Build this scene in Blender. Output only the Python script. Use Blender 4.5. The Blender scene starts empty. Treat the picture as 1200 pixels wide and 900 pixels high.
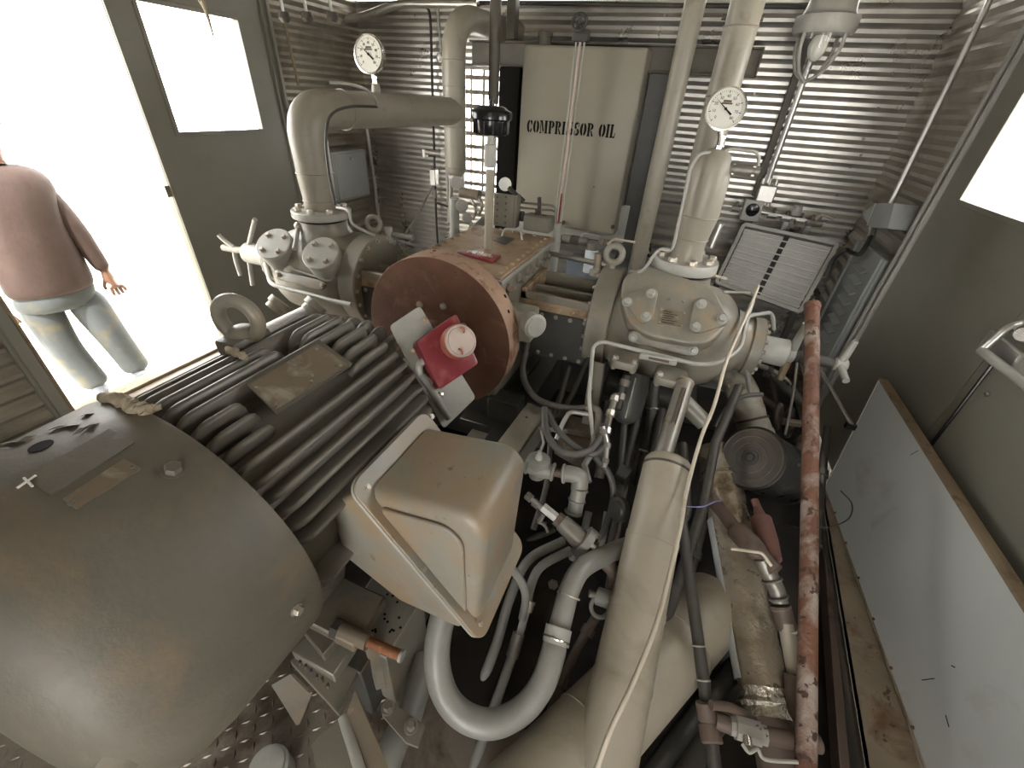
import bpy, bmesh, math, random
from mathutils import Vector, Matrix
random.seed(7)
PI = math.pi
C = bpy.context.scene.collection
scene = bpy.context.scene

# ------------------------------------------------------------------ camera, world, lights, exposure
RGT = Vector((0.92713261, 0.37062143, 0.05536132))
UPV = Vector((-0.24950878, 0.50031326, 0.82911519))
FWD = Vector((-0.27958985, 0.78251287, -0.55633005))
FPX = 497.27
CAM = Vector((0, 0, 1.6))
cd = bpy.data.cameras.new('camera'); cam = bpy.data.objects.new('camera', cd); C.objects.link(cam)
cd.sensor_width = 36; cd.lens = FPX / 1200 * 36; cd.clip_start = .02; cd.clip_end = 300
cam.matrix_world = Matrix.Translation(CAM) @ Matrix((RGT, UPV, -FWD)).transposed().to_4x4()
scene.camera = cam

w = bpy.data.worlds.new('sky'); scene.world = w; w.use_nodes = True
bg = w.node_tree.nodes['Background']
bg.inputs[0].default_value = (1.0, 0.985, 0.95, 1); bg.inputs[1].default_value = 8.0
sd = bpy.data.lights.new('sun', 'SUN'); sd.energy = 9; sd.angle = .02; sd.color = (1, .96, .88)
so = bpy.data.objects.new('sun', sd); C.objects.link(so)
so.rotation_euler = Vector((-.12, .45, -.88)).to_track_quat('-Z', 'Y').to_euler()
scene.view_settings.view_transform = 'Standard'
scene.view_settings.look = 'None'
scene.view_settings.exposure = 0.62
scene.view_settings.gamma = 1
scene.cycles.blur_glossy = 1.0
scene.cycles.sample_clamp_indirect = 4
scene.view_settings.use_curve_mapping = False

def area(name, loc, to, sx, sy, power, col=(1, .97, .92)):
    d = bpy.data.lights.new(name, 'AREA'); d.shape = 'RECTANGLE'; d.size = sx; d.size_y = sy; d.energy = power; d.color = col
    o = bpy.data.objects.new(name, d); C.objects.link(o); o.location = loc
    o.rotation_euler = (Vector(to) - Vector(loc)).to_track_quat('-Z', 'Y').to_euler()
    return o
LIGHTS = []
# added fill lamp in front of the rear wall, behind the camera
area('rear_fill_lamp', (-.6, -1.75, 1.5), (-.6, 2.5, .9), 2.2, 1.5, 4)

# ------------------------------------------------------------------ helpers
def W(px, py, d=None, x=None, y=None, z=None):
    """world point on the line of sight of a photo pixel at a real depth or on a real plane"""
    v = RGT * ((px - 600) / FPX) + UPV * ((450 - py) / FPX) + FWD
    if d is not None: t = d
    elif x is not None: t = (x - CAM.x) / v.x
    elif y is not None: t = (y - CAM.y) / v.y
    else: t = (z - CAM.z) / v.z
    return CAM + v * t
def WP(pts): return [W(a, b, d=c) for a, b, c in pts]

class MB:
    def __init__(s): s.v = []; s.f = []
    def add(s, vs, fs):
        n = len(s.v); s.v += [Vector(q) for q in vs]; s.f += [tuple(n + i for i in f) for f in fs]; return s
    def addbm(s, bm):
        bm.verts.index_update(); s.add([v.co.copy() for v in bm.verts], [[v.index for v in f.verts] for f in bm.faces]); bm.free(); return s
    def box(s, x0, x1, y0, y1, z0, z1, bev=0, seg=1):
        return s.obox(Vector((x0, y0, z0)), Vector((x1 - x0, 0, 0)), Vector((0, y1 - y0, 0)), Vector((0, 0, z1 - z0)), bev, seg)
    def obox(s, o, a, b, c, bev=0, seg=1):
        o, a, b, c = map(Vector, (o, a, b, c)); bm = bmesh.new()
        vs = [bm.verts.new(o + a * i + b * j + c * k) for i in (0, 1) for j in (0, 1) for k in (0, 1)]
        for f in ((0, 1, 3, 2), (4, 6, 7, 5), (0, 4, 5, 1), (2, 3, 7, 6), (0, 2, 6, 4), (1, 5, 7, 3)): bm.faces.new([vs[i] for i in f])
        bmesh.ops.recalc_face_normals(bm, faces=bm.faces)
        if bev: bmesh.ops.bevel(bm, geom=list(bm.edges), offset=bev, segments=seg, affect='EDGES', profile=.5)
        return s.addbm(bm)
    def prism(s, poly, vec, bev=0, seg=2):
        bm = bmesh.new(); vec = Vector(vec); vs = [bm.verts.new(Vector(q)) for q in poly]; n = len(vs)
        us = [bm.verts.new(Vector(q) + vec) for q in poly]
        bm.faces.new(vs); bm.faces.new(us[::-1])
        for i in range(n): bm.faces.new((vs[i], us[i], us[(i + 1) % n], vs[(i + 1) % n]))
        bmesh.ops.recalc_face_normals(bm, faces=bm.faces)
        if bev: bmesh.ops.bevel(bm, geom=list(bm.edges), offset=bev, segments=seg, affect='EDGES', profile=.5)
        return s.addbm(bm)
    def frame(s, ax):
        ax = Vector(ax).normalized(); t = Vector((0, 0, 1)) if abs(ax.z) < .9 else Vector((0, 1, 0))
        u = ax.cross(t).normalized(); return ax, u, ax.cross(u).normalized()
    def lathe(s, p, ax, prof, seg=28, a0=0, a1=None):
        p = Vector(p); ax, u, v = s.frame(ax); n = len(prof); vs = []; fs = []
        for t, r in prof:
            for i in range(seg):
                a = 2 * PI * i / seg; vs.append(p + ax * t + (u * math.cos(a) + v * math.sin(a)) * max(r, 1e-4))
        for j in range(n - 1):
            for i in range(seg):
                k = (i + 1) % seg; fs.append((j * seg + i, j * seg + k, (j + 1) * seg + k, (j + 1) * seg + i))
        fs.append(tuple(range(seg - 1, -1, -1))); fs.append(tuple((n - 1) * seg + i for i in range(seg)))
        return s.add(vs, fs)
    def cyl(s, p0, p1, r0, r1=None, seg=20, bev=0):
        p0, p1 = Vector(p0), Vector(p1); r1 = r0 if r1 is None else r1; L = (p1 - p0).length
        pr = [(0, r0 - bev), (bev, r0), (L - bev, r1), (L, r1 - bev)] if bev else [(0, r0), (L, r1)]
        return s.lathe(p0, p1 - p0, pr, seg)
    def tube(s, path, r, seg=10, close=False):
        path = [Vector(q) for q in path]; n = len(path); rr = r if isinstance(r, (list, tuple)) else [r] * n
        tan = []
        for i in range(n):
            a = path[(i - 1) % n] if (close or i > 0) else path[i]; b = path[(i + 1) % n] if (close or i < n - 1) else path[i]
            tan.append((b - a).normalized())
        ax, u, v = s.frame(tan[0]); vs = []; fs = []
        for i in range(n):
            u = (u - tan[i] * u.dot(tan[i])).normalized(); v = tan[i].cross(u)
            for k in range(seg):
                a = 2 * PI * k / seg; vs.append(path[i] + (u * math.cos(a) + v * math.sin(a)) * rr[i])
        for j in range(n if close else n - 1):
            j2 = (j + 1) % n
            for k in range(seg):
                m = (k + 1) % seg; fs.append((j * seg + k, j * seg + m, j2 * seg + m, j2 * seg + k))
        if not close: fs.append(tuple(range(seg - 1, -1, -1))); fs.append(tuple((n - 1) * seg + i for i in range(seg)))
        return s.add(vs, fs)
    def torus(s, c, ax, R, r, seg=32, sg=12, a0=0, a1=2 * PI):
        ax, u, v = s.frame(ax); c = Vector(c); full = abs(a1 - a0 - 2 * PI) < 1e-6
        pts = [c + (u * math.cos(a0 + (a1 - a0) * i / seg) + v * math.sin(a0 + (a1 - a0) * i / seg)) * R for i in range(seg if full else seg + 1)]
        return s.tube(pts, r, sg, close=full)
    def hexa(s, p, n, r=.012, h=.01):
        p = Vector(p); n = Vector(n).normalized()
        s.lathe(p - n * .002, n, [(0, r * 1.25), (.004, r * 1.25), (.004, r), (h - .002, r), (h, r * .85)], 6 if r < .008 else 12) if r < .008 else \
            (s.lathe(p - n * .002, n, [(0, r * 1.3), (.004, r * 1.3)], 16), s.lathe(p, n, [(0, r), (h * .8, r), (h, r * .82)], 6))
        return s
    def sphere(s, c, r, seg=20, ring=12, sx=1, sy=1, sz=1):
        c = Vector(c); vs = []; fs = []
        for j in range(ring + 1):
            t = PI * j / ring
            for i in range(seg):
                a = 2 * PI * i / seg; vs.append(c + Vector((math.sin(t) * math.cos(a) * r * sx, math.sin(t) * math.sin(a) * r * sy, math.cos(t) * r * sz)))
        for j in range(ring):
            for i in range(seg):
                k = (i + 1) % seg; fs.append((j * seg + i, (j + 1) * seg + i, (j + 1) * seg + k, j * seg + k))
        return s.add(vs, fs)
    def build(s, name, mt, parent=None, label=None, cat=None, group=None, kind=None, smooth=38, origin=None):
        me = bpy.data.meshes.new(name)
        if parent is not None:
            o0 = Vector(parent['_o'])
        elif origin is not None: o0 = Vector(origin)
        else:
            xs = [q.x for q in s.v]; ys = [q.y for q in s.v]; zs = [q.z for q in s.v]
            o0 = Vector(((min(xs) + max(xs)) / 2, (min(ys) + max(ys)) / 2, min(zs)))
        me.from_pydata([tuple(q - o0) for q in s.v], [], s.f); me.validate()
        bm = bmesh.new(); bm.from_mesh(me); bmesh.ops.remove_doubles(bm, verts=bm.verts, dist=1e-5)
        bmesh.ops.recalc_face_normals(bm, faces=bm.faces)
        ang = math.radians(smooth)
        for e in bm.edges:
            if len(e.link_faces) != 2 or e.calc_face_angle(0) > ang: e.smooth = False
        for f in bm.faces: f.smooth = True
        bm.to_mesh(me); bm.free()
        me.materials.append(mt)
        o = bpy.data.objects.new(name, me); C.objects.link(o)
        o['_o'] = list(o0)
        if parent is not None: o.parent = parent
        else: o.location = o0
        tag(o, label, cat, group, kind)
        return o
def tag(o, label=None, cat=None, group=None, kind=None):
    if label: o['label'] = label
    if cat: o['category'] = cat
    if group: o['group'] = group
    if kind: o['kind'] = kind
    return o
def thing(name, loc, label, cat, group=None):
    o = bpy.data.objects.new(name, None); C.objects.link(o); o.location = loc; o['_o'] = list(loc); o.empty_display_size = .05
    return tag(o, label, cat, group)
def M(): return MB()
def bolts(pts, n, mt, parent, r=.012, h=.011, name='bolt'):
    for q in pts: M().hexa(q, n, r, h).build(name, mt, parent)
def ring(c, ax, R, k, ph=0):
    ax, u, v = MB().frame(ax); c = Vector(c)
    return [c + (u * math.cos(ph + 2 * PI * i / k) + v * math.sin(ph + 2 * PI * i / k)) * R for i in range(k)]
def cat(pts, n=6):
    """smooth curve through points"""
    P = [Vector(q) for q in pts]; P = [P[0] * 2 - P[1]] + P + [P[-1] * 2 - P[-2]]; out = []
    for i in range(1, len(P) - 2):
        for k in range(n):
            t = k / n; a, b, c_, d = P[i - 1], P[i], P[i + 1], P[i + 2]
            out.append(.5 * ((2 * b) + (c_ - a) * t + (2 * a - 5 * b + 4 * c_ - d) * t * t + (3 * b - a - 3 * c_ + d) * t ** 3))
    out.append(P[-2]); return out
def bend(pts, rad, n=6):
    """polyline with rounded corners"""
    P = [Vector(q) for q in pts]; out = [P[0]]
    for i in range(1, len(P) - 1):
        a = (P[i - 1] - P[i]); b = (P[i + 1] - P[i]); r = min(rad, a.length * .48, b.length * .48)
        p = P[i] + a.normalized() * r; q = P[i] + b.normalized() * r
        for k in range(n + 1):
            t = k / n; out.append(p * (1 - t) ** 2 + P[i] * 2 * t * (1 - t) + q * t * t)
    out.append(P[-1]); return out

# ------------------------------------------------------------------ materials
def mat(name, base, rough=.55, metal=0, var=.18, scale=5, dirt=None, damt=.5, dscale=9, bump=.1, bscale=60, spec=.5, dirt2=None, d2amt=.4, d2scale=25, stretch=(1, 1, 1), rvar=.12):
    m = bpy.data.materials.new(name); m.use_nodes = True; nt = m.node_tree; N = nt.nodes; L = nt.links
    b = N['Principled BSDF']; tc = N.new('ShaderNodeTexCoord'); mp = N.new('ShaderNodeMapping'); mp.inputs['Scale'].default_value = stretch
    L.new(tc.outputs['Object'], mp.inputs[0])
    def noise(s, det=6, dist=0):
        n = N.new('ShaderNodeTexNoise'); n.inputs['Scale'].default_value = s; n.inputs['Detail'].default_value = det; n.inputs['Roughness'].default_value = .62
        n.inputs['Distortion'].default_value = dist
        L.new(mp.outputs[0], n.inputs['Vector']); return n
    def mixc(f, a, c):
        x = N.new('ShaderNodeMix'); x.data_type = 'RGBA'; L.new(f, x.inputs[0])
        (L.new(a, x.inputs[6]) if not isinstance(a, tuple) else setattr(x.inputs[6], 'default_value', a)); x.inputs[7].default_value = c; return x.outputs[2]
    def ramp(f, p0, p1):
        r = N.new('ShaderNodeMapRange'); r.inputs['From Min'].default_value = p0; r.inputs['From Max'].default_value = p1; r.clamp = True
        L.new(f, r.inputs[0]); return r.outputs[0]
    n1 = noise(scale); lo = tuple(c * (1 - var) for c in base) + (1,); hi = tuple(min(1, c * (1 + var)) for c in base) + (1,)
    col = mixc(ramp(n1.outputs[0], .3, .7), lo, hi)
    if dirt:
        n2 = noise(dscale, 8, .4); col = mixc(ramp(n2.outputs[0], .72 - damt * .45, .82 - damt * .35), col, tuple(dirt) + (1,))
    if dirt2:
        n3 = noise(d2scale, 8, .2); col = mixc(ramp(n3.outputs[0], .74 - d2amt * .4, .78 - d2amt * .4), col, tuple(dirt2) + (1,))
    L.new(col, b.inputs['Base Color']); b.inputs['Metallic'].default_value = metal; b.inputs['Specular IOR Level'].default_value = spec
    r_ = N.new('ShaderNodeMapRange'); r_.inputs['To Min'].default_value = max(.04, rough - rvar); r_.inputs['To Max'].default_value = min(1, rough + rvar)
    n5 = noise(scale * 3); L.new(n5.outputs[0], r_.inputs[0]); L.new(r_.outputs[0], b.inputs['Roughness'])
    if bump:
        n4 = noise(bscale, 4); bp = N.new('ShaderNodeBump'); bp.inputs['Strength'].default_value = bump; bp.inputs['Distance'].default_value = .01
        L.new(n4.outputs[0], bp.inputs['Height']); L.new(bp.outputs[0], b.inputs['Normal'])
    return m
DUST = (.34, .27, .18)
m_paint = mat('machine_paint', (.228, .212, .174), .38, dirt=(.29, .235, .165), damt=.42, dirt2=(.10, .08, .06), d2amt=.12, d2scale=40)
m_paintd = mat('dark_shaded_paint', (.055, .055, .05), .42, dirt=(.08, .065, .045), damt=.4)  # dark paint, deepened so its colour carries shade low under the machine
m_motor = mat('motor_paint', (.132, .120, .096), .5, dirt=(.185, .142, .096), damt=.5, dscale=4, var=.15, bump=.12, dirt2=(.33, .30, .25), d2amt=.05, d2scale=30)
m_fin = mat('motor_fin_paint', (.15, .138, .115), .36, dirt=(.24, .18, .12), damt=.35, dscale=6, dirt2=(.28, .25, .21), d2amt=.12, stretch=(1, .25, 1))
m_tbox = mat('terminal_box_paint', (.26, .252, .218), .42, dirt=(.30, .23, .155), damt=.72, dscale=5, dirt2=(.20, .13, .08), d2amt=.22, d2scale=30, var=.12)
m_white = mat('pale_panel_paint', (.52, .54, .53), .36, var=.06, scale=2, dirt=(.42, .41, .36), damt=.25, dscale=3, bump=.02)
m_pipe = mat('pipe_paint', (.29, .265, .215), .38, dirt=(.225, .20, .155), damt=.35, var=.08)
m_pale = mat('pale_grey_paint', (.37, .365, .33), .38, dirt=(.36, .33, .27), damt=.35)
m_tank = mat('tank_paint', (.30, .275, .22), .4, var=.06, scale=2, dirt=(.28, .255, .20), damt=.3, dscale=3, bump=.02)
m_door = mat('door_paint', (.22, .21, .175), .40, var=.07, scale=2, dirt=(.18, .17, .14), damt=.35, dscale=2, bump=.02)
m_beam = mat('beam_paint', (.095, .085, .065), .5, dirt=(.13, .105, .075), damt=.4)
m_rust = mat('rusty_flywheel', (.135, .058, .033), .75, dirt=(.185, .088, .052), damt=.42, dscale=12, bump=.35, bscale=90, dirt2=(.06, .028, .018), d2amt=.25, d2scale=60, var=.3)
m_rim = mat('rusty_flywheel_rim', (.36, .235, .165), .7, dirt=(.20, .09, .05), damt=.45, dscale=16, bump=.3, dirt2=(.42, .31, .23), d2amt=.3, var=.2)
m_rustp = mat('flaking_rusty_paint', (.14, .062, .036), .7, dirt=(.33, .275, .235), damt=.52, dscale=9, bump=.5, dirt2=(.06, .03, .02), d2amt=.42, d2scale=32, stretch=(1, 1, .6), var=.3)
m_dusty = mat('oily_dusty_top', (.33, .235, .15), .6, dirt=(.17, .105, .06), damt=.5, dscale=6, dirt2=(.42, .34, .25), d2amt=.3, bump=.2, var=.2)
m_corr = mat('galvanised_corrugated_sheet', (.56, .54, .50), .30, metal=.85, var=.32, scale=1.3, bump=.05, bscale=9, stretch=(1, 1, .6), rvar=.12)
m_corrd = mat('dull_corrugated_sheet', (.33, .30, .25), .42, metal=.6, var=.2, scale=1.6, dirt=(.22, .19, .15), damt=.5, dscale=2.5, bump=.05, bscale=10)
m_galv = mat('galvanised_steel', (.55, .54, .51), .32, metal=.8, dirt=(.4, .37, .32), damt=.3)
m_steel = mat('steel', (.24, .225, .20), .4, metal=.4, dirt=(.2, .14, .09), damt=.35, dscale=20)
m_bolt = mat('bolt_steel', (.42, .38, .32), .4, metal=.5, dirt=(.16, .09, .05), damt=.4, dscale=60)
m_dkpipe = mat('dark_dirty_pipe', (.055, .05, .044), .5, dirt=(.10, .08, .06), damt=.4, dirt2=(.05, .03, .02), d2amt=.3)
m_brownpipe = mat('brown_pipe', (.12, .085, .066), .6, dirt=(.08, .05, .035), damt=.4, dirt2=(.3, .25, .2), d2amt=.15)
m_black = mat('black_plastic', (.012, .012, .013), .18, var=.1, bump=.02)
m_rubber = mat('grey_rubber_hose', (.085, .08, .075), .5, dirt=(.16, .14, .12), damt=.4)
m_blackh = mat('black_hose', (.025, .024, .023), .45, dirt=(.07, .06, .05), damt=.3)
m_hose = mat('pale_conduit', (.235, .23, .21), .4, dirt=(.24, .215, .17), damt=.35)
m_cream = mat('cream_cable', (.58, .52, .42), .45, var=.1, dirt=(.42, .36, .27), damt=.3)
m_red = mat('red_enamel', (.20, .022, .032), .38, dirt=(.30, .10, .08), damt=.45, dscale=14, dirt2=(.2, .09, .05), d2amt=.15)
m_pink = mat('faded_pink_lid', (.60, .40, .33), .45, dirt=(.38, .12, .09), damt=.4, dscale=20)
m_rustlid = mat('rusty_red_collar', (.36, .12, .075), .55, dirt=(.25, .08, .05), damt=.5)
m_lid = mat('worn_lid', (.50, .41, .36), .4, dirt=(.50, .33, .27), damt=.3, dscale=20)
m_foil = mat('crinkled_foil_jacket', (.40, .34, .26), .3, metal=.55, dirt=(.20, .145, .09), damt=.5, dscale=7, bump=1.0, bscale=16, dirt2=(.62, .57, .50), d2amt=.2, d2scale=18)
m_wrap = mat('mottled_insulation', (.28, .255, .21), .55, dirt=(.22, .17, .11), damt=.55, dscale=10, bump=.8, bscale=35, dirt2=(.6, .57, .5), d2amt=.25)
m_tan = mat('tan_pipe_jacket', (.345, .305, .24), .42, var=.08, dirt=(.27, .235, .175), damt=.35, dscale=4, bump=.03)
m_tanr = mat('tan_rusty_sheet', (.25, .205, .145), .5, dirt=(.15, .085, .045), damt=.5, dscale=7, dirt2=(.09, .05, .03), d2amt=.3, bump=.15)
m_oilshade = mat('oily_shaded_steel', (.012, .009, .007), .45, dirt=(.035, .025, .018), damt=.45, dscale=5, bump=.4, bscale=20)  # oily steel with the shade beneath the machine put into its near-black colour
m_plate = mat('diamond_plate', (.24, .205, .165), .4, metal=.4, dirt=(.10, .075, .055), damt=.5, dscale=5, bump=.1)
m_sill = mat('edge_brown', (.24, .18, .115), .55, dirt=(.12, .07, .04), damt=.4)
m_grbox = mat('grey_enclosure', (.30, .315, .305), .4, var=.06, dirt=(.25, .26, .24), damt=.3, bump=.02)
m_dial = mat('dial_white', (.72, .71, .64), .4, var=.04, bump=0)
m_ink = mat('black_ink', (.008, .007, .006), .8, spec=.15, var=.05, bump=0)
m_chrome = mat('chrome', (.75, .74, .70), .18, metal=.95, var=.1, bump=.02)
m_mesh = mat('white_wire', (.62, .61, .58), .4, var=.1, bump=0)
m_brass = mat('brass_fitting', (.42, .29, .14), .4, metal=.6, dirt=(.22, .10, .05), damt=.5, dscale=30)
m_oxbolt = mat('rust_brown_thread', (.22, .085, .035), .5, dirt=(.35, .17, .08), damt=.4, dscale=30)
m_tag = mat('aged_metal_tag', (.23, .19, .14), .4, metal=.3, dirt=(.42, .37, .30), damt=.4, dscale=14, dirt2=(.12, .08, .05), d2amt=.25)
m_rag = mat('dirty_rag', (.40, .34, .25), .8, dirt=(.22, .165, .10), damt=.5, bump=.4)
m_blueg = mat('blue_grey_shade', (.16, .185, .22), .45, dirt=(.12, .13, .15), damt=.4)
m_ground = mat('bright_ground', (.62, .58, .48), .9, dirt=(.45, .42, .33), damt=.3, dscale=3, bump=.3, bscale=12)
m_grass = mat('dry_grass', (.33, .38, .16), .8, dirt=(.45, .38, .22), damt=.4)
m_shirt = mat('brown_shirt', (.052, .031, .025), .85, var=.1, dirt=(.042, .025, .02), damt=.3, bump=.3, bscale=14)
m_jean = mat('pale_faded_jeans', (.062, .070, .074), .8, var=.2, dirt=(.10, .088, .06), damt=.45, dscale=6, bump=.3, bscale=12)
m_skin = mat('skin', (.16, .08, .052), .5, var=.06, bump=.02)
m_shoe = mat('grey_sneaker', (.08, .085, .095), .6, dirt=(.6, .6, .58), damt=.35, dscale=20)
m_hair = mat('dark_hair', (.03, .022, .016), .6)
m_sticker = mat('pale_sticker', (.70, .74, .78), .5, var=.08, bump=0, dirt=(.25, .38, .55), damt=.25, dscale=60)
m_glass = bpy.data.materials.new('window_glass'); m_glass.use_nodes = True
nt = m_glass.node_tree; nt.nodes.remove(nt.nodes['Principled BSDF']); out = nt.nodes['Material Output']
tr = nt.nodes.new('ShaderNodeBsdfTransparent'); gl = nt.nodes.new('ShaderNodeBsdfGlossy'); gl.inputs['Roughness'].default_value = .03
mx = nt.nodes.new('ShaderNodeMixShader'); mx.inputs[0].default_value = .05
nt.links.new(tr.outputs[0], mx.inputs[1]); nt.links.new(gl.outputs[0], mx.inputs[2]); nt.links.new(mx.outputs[0], out.inputs[0])
# ------------------------------------------------------------------ the setting
XL, XR, YB, YR, ZC = -2.9, 1.12, 3.75, -2.0, 2.45
def corr(mb, axis, pos, inward, a0, a1, z0, z1, pitch=.0885, dep=.020):
    """horizontal corrugation along axis ('x' or 'y'), surface at pos bulging inward"""
    pr = []; z = math.floor(z0 / pitch) * pitch
    while z < z1 + pitch:
        for dz, dd in ((0, 0), (.020, 0), (.045, 1), (.064, 1)): pr.append((z + dz, dd * dep))
        z += pitch
    pr = [q for q in pr if z0 <= q[0] <= z1]
    if not pr or pr[0][0] > z0: pr = [(z0, pr[0][1] if pr else 0)] + pr
    if pr[-1][0] < z1: pr.append((z1, pr[-1][1]))
    vs = []; fs = []
    for zz, dd in pr:
        for a in (a0, a1): vs.append((a, pos + inward * dd, zz) if axis == 'x' else (pos + inward * dd, a, zz))
    n = len(pr)
    for i in range(n - 1): fs.append((2 * i, 2 * i + 1, 2 * i + 3, 2 * i + 2))
    # back sheet
    for zz in (z0, z1):
        for a in (a0, a1): vs.append((a, pos - inward * .03, zz) if axis == 'x' else (pos - inward * .03, a, zz))
    b = 2 * n; fs += [(b, b + 1, b + 3, b + 2), (0, 1, b + 1, b), (2 * n - 2, 2 * n - 1, b + 3, b + 2)]
    fs += [tuple([2 * i for i in range(n)] + [b + 2, b]), tuple([2 * i + 1 for i in range(n)] + [b + 3, b + 1])]
    mb.add(vs, fs)
EAVE = 2.185
VX0, VX1 = W(546, 150, y=YB).x, W(590, 150, y=YB).x
VZ0, VZ1 = W(560, 222, y=YB).z, W(560, 82, y=YB).z
mb = M()
corr(mb, 'x', YB, -1, XL, VX0, 0, EAVE); corr(mb, 'x', YB, -1, VX1, XR, 0, EAVE)
corr(mb, 'x', YB, -1, VX0, VX1, 0, VZ0); corr(mb, 'x', YB, -1, VX0, VX1, VZ1, EAVE); corr(mb, 'x', YB, -1, XL, XR, 2.232, 2.44)
mb.build('wall_back', m_corr, kind='structure', smooth=12)
mb = M(); corr(mb, 'y', XL, 1, 2.795, YB, 0, 2.42); corr(mb, 'y', XL, 1, YR, .785, 0, 2.42); corr(mb, 'y', XL, 1, .785, 2.80, 2.14, 2.42)
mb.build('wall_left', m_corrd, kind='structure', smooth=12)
mb = M(); corr(mb, 'y', XR, -1, 2.795, YB, 0, 2.42); corr(mb, 'y', XR, -1, YR, .79, 0, 2.42); corr(mb, 'y', XR, -1, .79, 2.795, 2.14, 2.42)
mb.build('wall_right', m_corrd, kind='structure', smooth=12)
mb = M(); corr(mb, 'x', YR, 1, XL, 0, 0, 2.42); corr(mb, 'x', YR, 1, .8, XR, 0, 2.42); corr(mb, 'x', YR, 1, 0, .8, 2.1, 2.42)
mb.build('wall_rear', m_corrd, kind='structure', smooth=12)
M().box(XL - .1, XR + .1, YR - .1, YB - .05, ZC - .03, ZC + .05).build('ceiling', m_corrd, kind='structure')
# diamond plate floor: raised lugs are real geometry near the camera
mb = M().box(XL, XR, YR, YB, -.06, 0)
for i in range(44):
    for j in range(44):
        x, y = -1.9 + i * .034, -.35 + j * .034
        if y > 1.15: continue
        a = PI / 4 if (i + j) % 2 else -PI / 4
        u = Vector((math.cos(a), math.sin(a), 0)); v = Vector((-u.y, u.x, 0)); c = Vector((x, y, 0))
        mb.add([c - u * .014, c + v * .0045, c + u * .014, c - v * .0045, c - u * .006 + Vector((0, 0, .003)), c + u * .006 + Vector((0, 0, .003))],
               [(0, 3, 5, 4), (0, 4, 5, 1), (1, 5, 2), (2, 5, 3), ])
mb.build('floor', m_plate, kind='structure')
M().box(-1.02, 1.0, .5, 3.6, .001, .012).build('oily_shaded_tray', m_oilshade, label='oil-soaked drip tray, blackened to hold shade, covering the floor under the compressor and pipes', cat='tray')
# trim around the doorways
def door_frame(n, x, s):
    mb = M()
    for y0, y1 in ((.785, .865), (2.725, 2.80)):
        mb.box(*sorted((x - s * .03, x + s * .035)), y0, y1, 0, 2.14, .004)
    mb.box(*sorted((x - s * .03, x + s * .035)), .785, 2.80, 2.06, 2.14, .004)
    mb.box(*sorted((x + s * .035, x + s * .06)), 2.775, 2.80, 0, 2.14, .003)
    mb.box(*sorted((x + s * .035, x + s * .055)), 2.728, 2.742, 0, 2.14, .003)
    mb.box(*sorted((x + s * .0, x + s * .02)), .865, .875, 0, 2.1, .002)
    mb.build(n, m_door if s > 0 else m_pale, kind='structure')
door_frame('trim_1', XL, 1); door_frame('trim_2', XR, -1)
M().box(XL - .04, XL + .06, .86, 1.79, 0, .02, .003).build('trim_3', m_sill, kind='structure')
M().box(XL + .037, XL + .05, .80, .852, .0, 2.06, .003).build('trim_4', m_door, kind='structure')
M().tube([(XL + .045, .862, .03), (XL + .045, .862, 2.06)], .006, 8).build('trim_5', m_sill, kind='structure')
M().box(XL, XR, YB - .09, YB - .02, 2.375, 2.42, .004).build('trim_6', m_beam, kind='structure')

def leaf(name, x, s, y0, y1, wy0=None, wy1=None, wz0=1.33, wz1=1.93):
    mb = M(); xi, xo = x, x + s * .045; a, b = min(xi, xo), max(xi, xo)
    if wy0 is None: mb.box(a, b, y0, y1, .02, 2.055)
    else:
        mb.box(a, b, y0, wy0, .02, 2.055); mb.box(a, b, wy1, y1, .02, 2.055)
        mb.box(a, b, wy0, wy1, .02, wz0); mb.box(a, b, wy0, wy1, wz1, 2.055)
    d = mb.build(name, m_door, kind='structure')
    if wy0 is not None:
        mb = M(); e = .018
        for q in ((wy0 - e, wy0 + .004, wz0 - e, wz1 + e), (wy1 - .004, wy1 + e, wz0 - e, wz1 + e), (wy0, wy1, wz0 - e, wz0 + .004), (wy0, wy1, wz1 - .004, wz1 + e)):
            mb.box(b if s < 0 else b - .001, b + .008, *q, .002) if s > 0 else mb.box(a - .008, a, *q, .002)
        mb.build('window_frame', m_door, d)
        M().box((a + b) / 2 - .003, (a + b) / 2 + .003, wy0, wy1, wz0, wz1).build('window_pane', m_glass, d)
    return d
d1 = leaf('door_1', XL - .01, 1, 1.79, 2.722, 1.95, 2.545, 1.33, 1.915)
q = W(201, 224, x=XL + .04); M().box(XL + .035, XL + .037, q.y - .028, q.y + .022, q.z - .03, q.z + .03).build('sticker', m_tag, d1)
M().box(XL + .033, XL + .045, 1.792, 1.806, .05, 2.03, .002).build('edge_strip', m_door, d1)
d2 = leaf('door_2', XR + .01, -1, 1.80, 2.722, 1.95, 2.545, 1.345, 1.93)
d3 = leaf('door_3', XR + .01, -1, .868, 1.797, 1.08, 1.64, 1.345, 1.93)
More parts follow.
